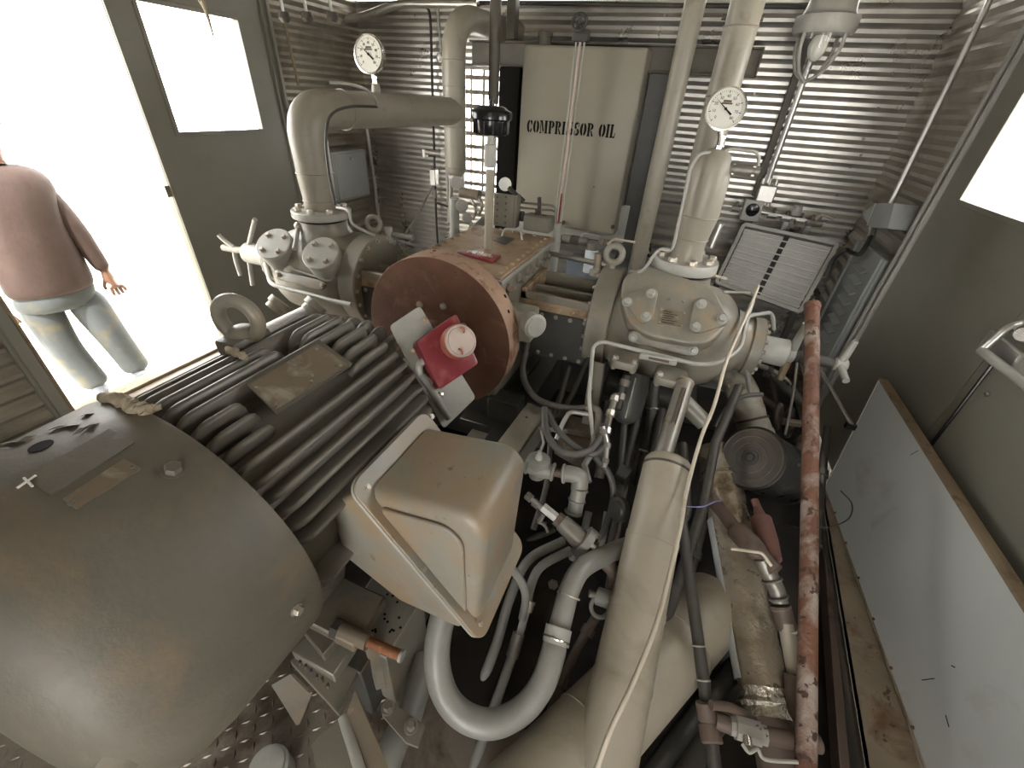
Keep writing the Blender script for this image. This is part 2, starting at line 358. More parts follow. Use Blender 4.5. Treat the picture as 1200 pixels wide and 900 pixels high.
# panic bar hardware on the far right door
xr = XR - .04
mb = M().box(xr - .045, xr + .006, 1.60, 1.79, .985, 1.055, .006); mb.build('latch_box', m_galv, d2)
for yy, zz in ((1.80, 1.06), (1.76, 1.075), (1.72, 1.09)): M().hexa((xr - .002, yy, zz), (-1, 0, 0), .006, .006).build('screw', m_chrome, d2)
a_ = W(1150, 411, x=xr - .085); b_ = W(1204, 452, x=xr - .085)
M().tube([a_, b_, b_ + (b_ - a_) * 2.2], .014, 12).build('push_bar', m_pale, d2)
M().tube(bend([a_, W(1182, 383, x=xr - .06), W(1202, 378, x=xr - .02)], .02), .011, 10).build('lever_arm', m_galv, d2)
M().cyl(W(1199, 392, x=xr - .02), W(1199, 392, x=xr - .06), .02).build('pivot', m_chrome, d2)
M().tube([W(1180, 405, x=xr), W(1089, 524, x=xr)], .006, 8).build('latch_rod', m_black, d2)
M().hexa(W(1157, 462, x=xr + .002), (-1, 0, 0), .008, .006).build('screw', m_chrome, d2)
# louvred vent in the back wall (daylight comes through)
mb = M(); e = .02
for q in ((VX0 - e, VX0, VZ0 - e, VZ1 + e), (VX1, VX1 + e, VZ0 - e, VZ1 + e), (VX0, VX1, VZ0 - e, VZ0), (VX0, VX1, VZ1, VZ1 + e)):
    mb.box(q[0], q[1], YB - .04, YB - .005, q[2], q[3], .003)
wv = mb.build('window_1', m_pale, kind='structure')
mb = M(); k = 9
for i in range(k):
    z = VZ0 + (VZ1 - VZ0) * (i + .5) / k; mb.box(VX0, VX1, YB - .022, YB - .016, z - .016, z + .014)
mb.box(VX0 + .05, VX0 + .065, YB - .02, YB - .012, VZ0, VZ1); mb.box(VX1 - .07, VX1 - .055, YB - .02, YB - .012, VZ0, VZ1); mb.box((VX0 + VX1) / 2 - .012, (VX0 + VX1) / 2 + .008, YB - .02, YB - .012, VZ0, VZ1)
mb.build('vent_bars', m_tanr, wv)
# sheet seam lines + screws on the back wall
for px, py in ((931, 83), (1046, 86), (918, 121), (1029, 127), (1012, 163), (997, 196), (981, 229), (884, 110), (1009, 182), (565, 15)):
    q = W(px, py, y=YB - .02); M().hexa(q, (0, -1, 0), .007, .006).build('wall_screw', m_steel, label='small screw head fixed to the corrugated wall sheet', cat='screw', group='screws in the corrugated back wall')
# outside ground
mb = M(); n = 26
for i in range(n):
    for j in range(n):
        x0 = -14 + i * (11.0 / n); y0 = -6 + j * (16.0 / n)
h = lambda x, y: -.35 + .02 * math.sin(x * 2.1 + y) + .02 * math.sin(y * 3.1)
vs = [(-14 + i * 11.0 / n, -6 + j * 16.0 / n, h(-14 + i * 11.0 / n, -6 + j * 16.0 / n)) for i in range(n + 1) for j in range(n + 1)]
fs = [(i * (n + 1) + j, (i + 1) * (n + 1) + j, (i + 1) * (n + 1) + j + 1, i * (n + 1) + j + 1) for i in range(n) for j in range(n)]
mb.add(vs, fs).build('ground', m_ground, kind='structure')
M().box(1.3, 12, -6, 10, -.4, -.35).build('ground_right', m_ground, kind='structure')
mb = M()
for i in range(900):
    x, y = random.uniform(-3.9, -3.1), random.uniform(1.0, 3.4)
    if random.random() > .55 - .3 * (abs(x + 3.35)) or (x < -3.3 and y < 1.9): continue
    a = random.uniform(0, PI); hgt = random.uniform(.02, .06); u = Vector((math.cos(a), math.sin(a), 0)) * .004; z = h(x, y) - .004
    b = Vector((x, y, z)); t = b + Vector((random.uniform(-.03, .03), random.uniform(-.03, .03), hgt))
    mb.add([b - u, b + u, t], [(0, 1, 2)])
mb.build('grass', m_grass, label='sparse dry grass growing on the bright ground by the doorway', cat='grass', kind='stuff')
M().box(XL - .15, XR + .15, YR - .15, YB + .1, -.30, -.06).build('trim_7', m_beam, kind='structure')

# ------------------------------------------------------------------ electric motor
MX, MZ = -.85, .75
mo = thing('electric_motor', (MX, .4, .3), 'large grey finned electric motor with smooth domed fan cover, in the foreground', 'motor')
ax = Vector((0, 1, 0))
M().lathe((MX, 0, MZ), ax, [(-.045, .02), (-.045, .16), (-.040, .215), (-.020, .265), (.016, .302), (.062, .325), (.12, .335), (.330, .340), (.336, .338), (.336, .325), (.30, .322), (.30, .02)], 96).build('fan_cover', m_motor, mo, smooth=50)
# drip lip and frame foot of the cover
M().prism([W(150, 848, d=.605), W(172, 866, d=.63), W(118, 935, d=.625), W(92, 918, d=.60)], (0, .0, -.03), .006).build('cover_lip', m_motor, mo)
def onr(px, py, r, ylo=-.3, yhi=1.4):
    """point where the line of sight meets the motor cylinder of radius r"""
    v = (W(px, py, d=1) - CAM); o = CAM - Vector((MX, 0, MZ)); a = v.x ** 2 + v.z ** 2; b = 2 * (o.x * v.x + o.z * v.z); c = o.x ** 2 + o.z ** 2 - r * r
    D = max(b * b - 4 * a * c, 0); t = (-b - math.sqrt(D)) / (2 * a); p = CAM + v * t; nn = Vector((p.x - MX, 0, p.z - MZ)).normalized(); return p, nn
p, nn = onr(203, 551, .338); M().hexa(p, nn, .013, .014).build('bolt', m_motor, mo)
p, nn = onr(347, 714, .338); M().hexa(p, nn, .010, .012).build('bolt', m_bolt, mo)
p, nn = onr(48, 523, .337); M().cyl(p - nn * .006, p + nn * .0012, .016, seg=24).build('plug_hole', m_ink, mo)
def curved_plate(pxs, r, th, mt, parent, name, n=8, sm=30):
    P = [onr(a, b, r)[0] for a, b in pxs]; 
    an = [math.atan2(q.z - MZ, q.x - MX) for q in P]; vs = []; fs = []
    for k in range(n + 1):
        t = k / n
        for e, (i, j) in enumerate(((0, 1), (3, 2))):
            aa = an[i] * (1 - t) + an[j] * t; yy = P[i].y * (1 - t) + P[j].y * t
            for rr in (r - th, r + th): vs.append((MX + rr * math.cos(aa), yy, MZ + rr * math.sin(aa)))
    for k in range(n):
        b = 4 * k; c = b + 4
        fs += [(b + 1, b + 3, c + 3, c + 1), (b, c, c + 2, b + 2), (b, b + 1, c + 1, c), (b + 2, c + 2, c + 3, b + 3)]
    fs += [(0, 2, 3, 1), (4 * n, 4 * n + 1, 4 * n + 3, 4 * n + 2)]
    return M().add(vs, fs).build(name, mt, parent, smooth=sm)
rpl_ = curved_plate([(74, 585), (145, 538), (166, 549), (90, 597)], .3395, .0015, m_tag, mo, 'rating_plate')
curved_plate([(30, 560), (128, 503), (158, 519), (60, 580)], .3385, .0012, m_motor, mo, 'paint_patch')
for a, b in ((83, 590), (155, 547)):
    p, nn = onr(a, b, .342); M().hexa(p, nn, .003, .003).build('rivet', m_steel, rpl_)
mb = M()
for s0 in ([(8, 518), (30, 516), (43, 510)], [(65, 502), (80, 498), (95, 497)], [(95, 507), (105, 500), (117, 496)], [(102, 486), (112, 484)]):
    for (a, b), (c, d_) in zip(s0, s0[1:]):
        p, nn = onr(a, b, .3385); q2, n2 = onr(c, d_, .3385); mb.add([p, q2, q2 + n2 * .006 + Vector((0, -.012, 0)), p + nn * .003 + Vector((0, -.012, 0))], [(0, 1, 2, 3)])
mb.build('peeling_paint', m_motor, mo, kind='stuff')
mb = M()
for (a, b), (c, d_) in (((20, 572), (42, 557)), ((28, 560), (38, 570))):
    p, nn = onr(a, b, .3405); q2, n2 = onr(c, d_, .3405); mb.tube([p, q2], .0018, 6)
mb.build('chalk_mark', m_dial, mo)
M().lathe((MX, 0, MZ), ax, [(.32, .262), (.86, .262), (.885, .25), (.90, .20), (.93, .14), (.95, .10), (1.02, .095), (1.02, .03)], 72).build('frame', m_motor, mo)
# cooling fins (radial ribs cast on the frame)
PLY0, PLY1 = .52, .74
def fin(ang, y0, y1, r1=.314, r0=.25, t=.0095, nm='fin'):
    u = Vector((math.cos(ang), 0, math.sin(ang))); v = Vector((-u.z, 0, u.x)); pr = []
    h_ = r1 - r0; n = 5
    for k in range(n + 1):
        a = PI / 2 * k / n; pr.append((y0 + .05 * (1 - math.sin(a)) , r0 + .012 + (h_ - .012) * math.sin(a)) if k else (y0 + .05, r0))
    pr = [(y0, r0)] + [(y0 + .045 * (1 - math.cos(PI / 2 * k / n)), r0 + .01 + (h_ - .01) * math.sin(PI / 2 * k / n)) for k in range(n + 1)]
    pr += [(y1 - .03 * (1 - math.cos(PI / 2 * k / n)), r0 + .01 + (h_ - .01) * math.sin(PI / 2 * k / n)) for k in range(n, -1, -1)] + [(y1, r0)]
    bm = bmesh.new(); rows = []
    for lat, rr_ in ((-t, 0), (-t * .75, 1), (-t * .3, 1.05), (t * .3, 1.05), (t * .75, 1), (t, 0)):
        row = []
        for y, r in pr:
            rad = r0 if rr_ == 0 else (r - .004 if rr_ == 1 else r)
            row.append(bm.verts.new(Vector((MX, y, MZ)) + u * rad + v * lat))
        rows.append(row)
    for i in range(len(rows) - 1):
        for j in range(len(pr) - 1): bm.faces.new((rows[i][j], rows[i][j + 1], rows[i + 1][j + 1], rows[i + 1][j]))
    return M().addbm(bm)
angs = [math.radians(14 + 7.4 * i) for i in range(22)]
for i, a in enumerate(angs):
    deg = math.degrees(a)
    if 57 < deg < 80: segs = [(.345, .475), (.725, .875)]       # broken by the name plate pad
    elif 85 < deg < 99: segs = [(.345, .655), (.70, .875)]
    else: segs = [(.345, .875)]
    for y0, y1 in segs: fin(a, y0, y1).build('fin', m_fin, mo, smooth=60)
for i in range(12):
    a = math.radians(195 + i * 13)
    fin(a, .37, .86).build('fin', m_fin, mo, smooth=60)
# end bracket stub ribs beyond the frame
for i in range(9):
    a = math.radians(52 + i * 11); fin(a, .89, .985, .262, .16, .013).build('end_bracket_rib', m_fin, mo, smooth=60)
M().lathe((MX, 0, MZ), ax, [(.875, .235), (.93, .235), (.945, .22), (.965, .17), (.99, .10)], 48).build('end_bracket', m_motor, mo)
M().cyl((MX, 1.0, MZ), (MX, 1.30, MZ), .045, seg=28).build('shaft', m_steel, mo)
# name plate on raised pad
P4 = [(293, 452), (372, 404), (407, 428), (323, 479)]
npl_ = curved_plate(P4, .319, .004, m_tag, mo, 'name_plate', sm=30)
curved_plate([(290, 450), (374, 400), (412, 428), (325, 484)], .309, .006, m_fin, mo, 'plate_pad')
for a, b in ((300, 453), (371, 409), (399, 428), (325, 473), (345, 428), (352, 425), (366, 440), (365, 447)):
    p, nn = onr(a, b, .3235); M().hexa(p, nn, .003, .003).build('rivet', m_bolt, npl_)
# lifting eye: pad, collar and ring
ec = W(280, 376, y=.66); 
M().box(ec.x - .035, ec.x + .035, .60, .715, MZ + .27, MZ + .318, .012, 2).build('lifting_pad', m_fin, mo)
eb = Vector((ec.x, .66, MZ + .312))
M().lathe(eb, (0, 0, 1), [(0, .036), (.006, .038), (.016, .030), (.022, .02)], 28).build('lifting_eye_collar', m_paint, mo)
nrm = Vector((.25, -1, 0)).normalized()
mb = M(); mb.torus(ec + Vector((0, 0, .004)), nrm, .0515, .0175, 40, 16); mb.build('lifting_eye', m_paint, mo)
# feet and lower mounting
for y0, y1 in ((.36, .50), (.72, .86)):
    M().box(MX - .34, MX + .34, y0, y1, .385, .43, .005).build('foot', m_motor, mo)
    M().prism([(MX - .20, y0, .43), (MX + .20, y0, .43), (MX + .24, y0, .58), (MX - .24, y0, .58)], (0, y1 - y0, 0), .004).build('foot_web', m_motor, mo)
# terminal box: base, gasket flange, diagonal lid
YA, YZ = .452, .748
AX, AZ, BX, BZ = -.502, .905, -.207, .528
M().prism([(-.60, YA + .02, .80), (AX - .005, YA + .02, AZ - .03), (BX - .03, YA + .02, BZ + .01), (BX - .06, YA + .02, .50), (-.44, YA + .02, .50), (-.60, YA + .02, .60)], (0, YZ - YA - .04, 0), .012, 3).build('terminal_box_base', m_tbox, mo)
dv = Vector((BX - AX, 0, BZ - AZ)); nv = Vector((-dv.z, 0, dv.x)).normalized()
if nv.x < 0: nv = -nv
def rrect(o, u, v, rad, n=5):
    o, u, v = Vector(o), Vector(u), Vector(v); lu, lv = u.length, v.length; uu, vv = u.normalized(), v.normalized(); out = []
    for cx, cy, a0 in ((lu - rad, rad, -PI / 2), (lu - rad, lv - rad, 0), (rad, lv - rad, PI / 2), (rad, rad, PI)):
        for k in range(n + 1):
            a = a0 + PI / 2 * k / n; out.append(o + uu * (cx + rad * math.cos(a)) + vv * (cy + rad * math.sin(a)))
    return out
dn = dv.normalized()
M().prism(rrect(Vector((AX, YA, AZ)) - dn * .012, dv + dn * .024, (0, YZ - YA, 0), .035), nv * .009, .002, 1).build('lid_flange', m_tbox, mo)
M().prism(rrect(Vector((AX, YA, AZ)) - dn * .012 - nv * .010, dv + dn * .024, (0, YZ - YA, 0), .035), nv * .007, .002, 1).build('terminal_box_flange', m_pale, mo)
# lid wedge
def lidprof(ins, y):
    a = Vector((AX, y, AZ)) + dn * (.035 + ins) + nv * .009; b = Vector((BX, y, BZ)) - dn * (.03 + ins) + nv * .009
    xo = BX + .002 - ins; zt = .945 - ins * 1.0; R = .055; out = [b]
    for k in range(9):
        an_ = PI / 2 * k / 8; out.append(Vector((xo - R + R * math.cos(an_) + (0), y, zt - .02 - R + R * math.sin(an_))))
    out.append(a + Vector((.0, 0, .012))); out.append(a); return out
bm = bmesh.new(); rows = []
yl, yh = YA + .028, YZ - .028
for y, ins in ((yl, .022), (yl + .004, .010), (yl + .012, .003), (yl + .022, 0), (yh - .022, 0), (yh - .012, .003), (yh - .004, .010), (yh, .022)):
    rows.append([bm.verts.new(q) for q in lidprof(ins, y)])
for i in range(len(rows) - 1):
    n = len(rows[0])
    for j in range(n): bm.faces.new((rows[i][j], rows[i][(j + 1) % n], rows[i + 1][(j + 1) % n], rows[i + 1][j]))
bm.faces.new(rows[0]); bm.faces.new(rows[-1][::-1])
lid = M().addbm(bm).build('terminal_box_lid', m_tbox, mo, smooth=50)
# raised side panels of the lid
for y, sy in ((yl, -1), (yh, 1)):
    pr = [q for q in lidprof(.045, y)]
    M().prism(pr, (0, sy * .010, 0), .005, 3).build('pressed_panel', m_tbox, lid, smooth=60)
nb = [(431, 571), (506, 488), (497, 667), (563, 731)]
for (a, b) in nb:
    v = W(a, b, d=1) - CAM; o_ = Vector((AX, 0, AZ)) + nv * .009; t = (o_ - CAM).dot(nv) / v.dot(nv); p = CAM + v * t
    M().hexa(p, nv, .0065, .006).build('bolt', m_bolt, lid)
# conduit hub below terminal box
M().cyl((-.40, .56, .505), (-.40, .56, .44), .04).build('conduit_hub', m_hose, mo)

# rag wedged against the fan cover
def rag(name, pts, r, label, sd_):
    rnd = random.Random(sd_); P = cat(pts, 8); mb = M(); n = len(P)
    path = []; rr = []
    for i, q in enumerate(P):
        path.append(q + Vector((rnd.uniform(-1, 1), rnd.uniform(-1, 1), rnd.uniform(-1, 1))) * r * .25); rr.append(r * (.55 + .6 * rnd.random()) * (.5 + .5 * math.sin(PI * (i + .8) / (n + .6))))
    mb.tube(path, rr, 7)
    mb.tube([q + Vector((.4 * r, .5 * r, .1 * r)) * math.sin(i * .9) for i, q in enumerate(path)], [k * .8 for k in rr], 6)
    return mb.build(name, m_rag, label=label, cat='rag', smooth=70)
rag('rag', [onr(118, 464, .345)[0], onr(135, 468, .345)[0], onr(153, 475, .345)[0], onr(170, 481, .345)[0], onr(184, 477, .345)[0]], .013, 'crumpled tan rag wedged between motor fan cover and fins', 3)
rag('rag', [onr(266, 404, .325)[0], onr(272, 412, .325)[0], onr(283, 416, .325)[0], onr(287, 420, .325)[0]], .009, 'small dirty tan rag tucked under the motor lifting eye', 5)

# ------------------------------------------------------------------ red explosion proof switch on its plate
sw = thing('red_switch', W(520, 430, d=1.25), 'red explosion-proof box with round faded lid on a grey plate before the flywheel', 'switch')
def plane_pt(px, py, o, n):
    v = W(px, py, d=1) - CAM; return CAM + v * ((o - CAM).dot(n) / v.dot(n))
so_ = W(520, 440, d=1.30); sn = Vector((.22, -.55, .80)).normalized()
sn = (CAM - so_).normalized() * .35 + Vector((.75, -.35, .55)).normalized() * .65; sn.normalize()
PL = [plane_pt(a, b, so_, sn) for a, b in ((456, 382), (492, 358), (558, 466), (520, 503))]
def rpoly(P, rad, n=4):
    out = []; k = len(P)
    for i in range(k):
        a = (P[i - 1] - P[i]).normalized() * rad; b = (P[(i + 1) % k] - P[i]).normalized() * rad
        for j in range(n + 1):
            t = j / n; out.append((P[i] + a) * (1 - t) ** 2 + P[i] * 2 * t * (1 - t) + (P[i] + b) * t * t)
    return out
M().prism(rpoly(PL, .014), -sn * .006, .0015, 1).build('mounting_plate', m_pale, sw)
BO = [plane_pt(a, b, so_, sn) for a, b in ((482, 404), (527, 372), (552, 428), (508, 458))]
M().prism(rpoly(BO, .014), sn * .055, .006, 3).build('box_body', m_red, sw, smooth=60)
cb = (BO[0] + BO[1] + BO[2] + BO[3]) / 4 + sn * .055; wv_ = ((BO[1] - BO[0]).length + (BO[2] - BO[1]).length) / 4
M().prism([cb + (q + sn * .055 - cb) * 1.0 for q in rpoly([b for b in BO], .01)], sn * .008, .003, 2).build('box_flange', m_red, sw)
cl = plane_pt(534, 402, cb, sn) + sn * .006
R = .051
M().lathe(cl, sn, [(0, R * 1.0), (.03, R * 1.0), (.034, R * .96)], 40).build('lid_collar', m_rustlid, sw)
ldd = M().lathe(cl + sn * .034, sn, [(0, R * .93), (.005, R * .93), (.007, R * .86), (.005, R * .80), (.008, R * .76), (.009, 0)], 40).build('lid', m_lid, sw)
uu = (BO[1] - BO[0]).normalized(); vv = sn.cross(uu)
for s_ in (-1, 1):
    c = cl + sn * .043 + uu * .008 * 0 + (-vv if s_ > 0 else vv) * .0 + (uu * .55 + vv * .6).normalized() * R * .62 * s_
    M().tube([c - vv * .008, c - vv * .004 + sn * .008, c + vv * .004 + sn * .008, c + vv * .008], .0035, 8).build('lid_lug', m_rustlid, ldd)
pz = lambda a, b, k=.02: plane_pt(a, b, so_ + sn * k, sn)
M().tube(bend([pz(508, 420, .03), pz(493, 424, .03), pz(490, 436, .03), pz(505, 450, .02)], .02), .0115, 14).build('conduit_elbow', m_pale, sw)
M().tube([pz(494, 438, .03), pz(517, 476, .014), pz(527, 490, .01)], .012, 14).build('conduit', m_hose, sw)
M().cyl(pz(505, 424, .03), pz(499, 424, .03), .016, seg=16).build('conduit_nut', m_galv, sw)
for a, b in ((511, 452), (515, 463)):
    M().lathe(pz(a, b, .014), sn, [(0, .010), (.01, .010), (.012, .006)], 18).build('plug', m_chrome, sw)
M().lathe(pz(520, 478, .01), sn, [(0, .006), (.008, .006)], 12).build('plug', m_chrome, sw)
for a, b in ((497, 375), (484, 411), (541, 435)):
    M().cyl(pz(a, b, .0), pz(a, b, .035), .006, seg=10).build('standoff', m_brass, sw)
M().prism([plane_pt(505, 490, so_, sn) - sn * .008, plane_pt(530, 470, so_, sn) - sn * .008, Vector((-.72, 1.02, .55)), Vector((-.80, .98, .55))], -sn * .012).build('bracket', m_paintd, sw)
# ------------------------------------------------------------------ flywheel
fw = thing('flywheel', (MX, 1.46, MZ - .333), 'big rust-brown flywheel disc between the motor and the crankcase', 'flywheel')
FY0, FY1, FR = 1.395, 1.505, .333
mb = M().lathe((MX, 0, MZ), ax, [(FY0, .02), (FY0, FR - .004)], 120); mb.lathe((MX, 0, MZ), ax, [(FY0 + .001, FR - .03), (FY0, FR - .004), (FY0 + .001, FR - .001)], 120)
M().lathe((MX, 0, MZ), ax, [(FY0, .115), (FY0, FR - .006), (FY0 + .001, FR - .002), (FY0 + .012, FR - .0015), (FY0 + .03, .30), (FY0 + .03, .115)], 128).build('disc', m_rust, fw)
M().lathe((MX, 0, MZ), ax, [(FY0 + .0012, FR - .02), (FY0 + .0012, FR - .001), (FY0 + .003, FR), (FY1 - .002, FR), (FY1, FR - .002), (FY1, .10), (FY0 + .04, .10)], 128).build('rim', m_rim, fw)
M().lathe((MX, 0, MZ), ax, [(FY0 + .03, .02), (FY0 + .012, .118), (FY0 + .008, .121), (FY0 - .002, .123), (FY0 - .001, .128), (FY0 + .01, .128)], 64).build('hub_recess', m_rust, fw)
M().lathe((MX, 0, MZ), ax, [(FY0 - .035, .05), (FY0 - .035, .068), (FY0 + .01, .074), (FY0 + .02, .11)], 40).build('hub', m_rust, fw)
for q in ring((MX, FY0 - .002, MZ), ax, .147, 8, .25): M().hexa(q, (0, -1, 0), .011, .012).build('bolt', m_bolt, fw)
for px, py in ((509, 294), (592, 347), (596, 365)):
    v = W(px, py, d=1) - CAM; o = CAM - Vector((MX, 0, MZ)); a = v.x ** 2 + v.z ** 2; b = 2 * (o.x * v.x + o.z * v.z); c = o.x ** 2 + o.z ** 2 - FR ** 2
    D = b * b - 4 * a * c
    if D > 0:
        p = CAM + v * ((-b - math.sqrt(D)) / (2 * a)); nn = Vector((p.x - MX, 0, p.z - MZ)).normalized(); M().cyl(p - nn * .004, p + nn * .0008, .008, seg=14).build('barring_hole', m_ink, fw)

# ------------------------------------------------------------------ compressor: crankcase, guides, cylinders
cc = thing('compressor_crankcase', (MX, 1.9, .35), 'grey compressor crankcase with dusty brown bolted top cover behind the flywheel', 'compressor')
CX0, CX1, CY0, CY1 = -1.075, -.628, 1.53, 2.24
M().box(CX0, CX1, CY0, CY1, .40, .985, .008).build('housing', m_paint, cc)
M().box(CX0 - .012, CX1 + .012, CY0, CY1 + .01, .972, .990, .002).build('cover_flange', m_pale, cc)
M().box(CX0 - .004, CX1 + .004, CY0 + .005, CY1 + .005, .990, 1.002, .003).build('top_cover', m_dusty, cc)
for x in (CX0 + .02, CX1 - .02):
    for i in range(10): M().hexa((x, CY0 + .05 + i * .067, 1.002), (0, 0, 1), .009, .009).build('bolt', m_dusty, cc)
for i in range(5): M().hexa((CX0 + .09 + i * .066, CY1 - .025, 1.002), (0, 0, 1), .009, .009).build('bolt', m_bolt, cc)
q = W(603, 274, z=1.003); 
M().tube(bend([W(588, 277, z=1.002), W(590, 277, z=1.002) + Vector((0, 0, .04)), W(610, 279, z=1.002) + Vector((0, 0, .04)), W(612, 281, z=1.002)], .02), .006, 10).build('cover_handle', m_pale, cc)
M().prism([W(578, 282, z=1.003), W(590, 277, z=1.003), W(603, 280, z=1.003), W(592, 287, z=1.003)], (0, 0, .003)).build('data_plate', m_paintd, cc)
# red maker plate with raised letters
npz = 1.003
PLT = [W(552, 296, z=npz), W(587, 302, z=npz), W(577, 309, z=npz), W(536, 298, z=npz)]
rp = M().prism([PLT[3], PLT[0], PLT[1], PLT[2]], (0, 0, .012), .002).build('maker_plate', m_red, cc)
def text_mesh(name, s, o, ux, uy, size, mt, parent, th=.002, off=0.0, spx=1.0, sy=1.0):
    cu = bpy.data.curves.new(name, 'FONT'); cu.body = s; cu.size = size; cu.extrude = th; cu.offset = off; cu.align_x = 'CENTER'; cu.align_y = 'CENTER'; cu.space_character = spx
    ob = bpy.data.objects.new(name, cu); C.objects.link(ob); bpy.context.view_layer.update()
    dg = bpy.context.evaluated_depsgraph_get(); me = bpy.data.meshes.new_from_object(ob.evaluated_get(dg)); bpy.data.objects.remove(ob)
    ux, uy = Vector(ux).normalized(), Vector(uy).normalized(); uz = ux.cross(uy); o = Vector(o)
    mb = M(); mb.add([o + ux * v.co.x + uy * v.co.y * sy + uz * v.co.z for v in me.vertices], [tuple(p.vertices) for p in me.polygons])
    return mb.build(name, mt, parent, smooth=20)
ctr = (PLT[0] + PLT[1] + PLT[2] + PLT[3]) / 4 + Vector((0, 0, .013))
u_ = (PLT[1] - PLT[0]).normalized(); v_ = Vector((-u_.y, u_.x, 0))
text_mesh('raised_lettering', 'ARIEL', ctr, u_, v_, .05, m_lid, rp, .003)
# side bosses and bolts on right face of the crankcase
for i in range(5):
    y = 1.62 + i * .13; M().lathe((CX1, y, .93), (1, 0, 0), [(0, .022), (.012, .022), (.014, .014), (.03, .014)], 18).build('plug', m_paint, cc)
for i in range(9): M().hexa((CX1, 1.56 + i * .075, .90), (1, 0, 0), .007, .008).build('bolt', m_bolt, cc)
# front bearing cover housing right of flywheel
b0 = W(620, 380, y=1.56)
M().box(-.70, b0.x + .03, 1.50, 1.60, b0.z - .06, b0.z + .075, .012, 2).build('heater_body', m_paint, cc)
b1 = W(622, 383, y=1.47)
M().lathe(b1 + Vector((-.02, .04, 0)), (.75, -.65, .05), [(0, .045), (.035, .045), (.038, .05), (.05, .05), (.054, .042), (.058, .04)], 30).build('heater_cap', m_pale, cc)
bolts(ring(b1 + Vector((-.02, .04, 0)) + Vector((.75, -.65, .05)).normalized() * .052, (.75, -.65, .05), .038, 6), (.75, -.65, .05), m_bolt, cc, .005, .006)
M().box(CX0 + .02, CX1 - .02, 1.53, 2.24, .30, .42, .006).build('base', m_paintd, cc)

def cyl_unit(cxn, cy, sgn, label, seg):
    """sgn +1: cylinder reaches right (+x), -1: left"""
    ox = MX
    X = lambda d: ox + sgn * d
    g = thing('compressor_cylinder', (X(.8), cy, .45), label, 'compressor cylinder')
    a = Vector((sgn, 0, 0)); zc = .75
    # crosshead guide
    x0, x1 = sorted((X(.225), X(.58)))
    M().box(x0, x1, cy - .17, cy + .17, .575, .80, .012).build('crosshead_guide', m_paint, g)
    M().box(x0 + .02, x1, cy - .185, cy - .17, .555, .79, .004).build('side_cover', m_paintd, g)
    for i in range(5):
        xx = x0 + .05 + i * (x1 - x0 - .08) / 4
        for zz in (.775, .575): M().hexa((xx, cy - .185, zz), (0, -1, 0), .008, .009).build('bolt', m_bolt, g)
    # open top trough with ribs
    M().box(x0, x1, cy - .165, cy - .145, .80, .865, .004).build('trough_wall', m_paint, g)
    M().box(x0, x1, cy + .135, cy + .16, .80, .865, .004).build('trough_wall', m_paint, g)
    M().box(x0, x1, cy - .03, cy - .012, .80, .855, .004).build('trough_rib', m_paint, g)
    M().prism([(x0, cy - .175, .79), (x0, cy - .155, .865), (x0, cy - .145, .865), (x0, cy - .145, .79)], (x1 - x0, 0, 0)).build('sloped_shoulder', m_dusty, g)
    M().box(*sorted((X(.225), X(.255))), cy - .165, cy + .16, .80, .88, .004).build('trough_end', m_dusty, g)
    # big mounting flange ring
    mfl_ = M().lathe((X(.56), cy, zc), a, [(0, .10), (0, .232), (.006, .238), (.094, .238), (.100, .232), (.100, .10)], 72).build('mounting_flange', m_paint, g)
    bolts(ring((X(.56), cy, zc), a, .218, 18, .1), -a, m_bolt, mfl_, .010, .012)
    # barrel: rounded squarish body
    bm = bmesh.new(); rows = []; n = 64
    prof = [(.655, .205), (.665, .222), (.70, .234), (.76, .244), (.84, .25), (.92, .252), (1.0, .250), (1.07, .240), (1.13, .212), (1.16, .175), (1.18, .140)]
    for t, r in prof:
        row = []
        for k in range(n):
            an = 2 * PI * k / n; c_, s_ = math.cos(an), math.sin(an)
            e = 2.6; q_ = (abs(c_) ** e + abs(s_) ** e) ** (-1 / e); ry = r * q_ * .92; rz = r * q_ * .88
            row.append(bm.verts.new((X(t), cy + ry * c_, zc + rz * s_)))
        rows.append(row)
    for i in range(len(rows) - 1):
        for k in range(n): bm.faces.new((rows[i][k], rows[i][(k + 1) % n], rows[i + 1][(k + 1) % n], rows[i + 1][k]))
    bm.faces.new(rows[0]); bm.faces.new(rows[-1][::-1])
    M().addbm(bm).build('barrel', m_paint, g, smooth=60)
    # top neck with flange
    nk = Vector((X(.90), cy, 0))
    M().lathe(nk + Vector((0, 0, .86)), (0, 0, 1), [(0, .205), (.06, .175), (.10, .138), (.125, .122), (.165, .118)], 56).build('neck', m_paint, g, smooth=60)
    M().lathe(nk + Vector((0, 0, 1.022)), (0, 0, 1), [(0, .108), (.008, .108)], 48).build('gasket', m_black, g)
    # outer head, clearance pocket
    chd_ = M().lathe((X(1.17), cy, zc), a, [(0, .15), (.03, .138), (.05, .118), (.07, .115), (.075, .128), (.115, .128), (.12, .124), (.12, .02)], 60).build('cylinder_head', m_paint, g)
    bolts(ring((X(1.29), cy, zc), a, .112, 16, .1), a, m_bolt, chd_, .010, .012)
    return g, X
gr_, XRr = cyl_unit(0, 1.95, 1, 'right-hand compressor cylinder with two bolted valve covers and a nameplate between them', 0)
gl_, XLl = cyl_unit(0, 1.80, -1, 'left-hand compressor cylinder with two round pale valve covers, behind the motor', 0)

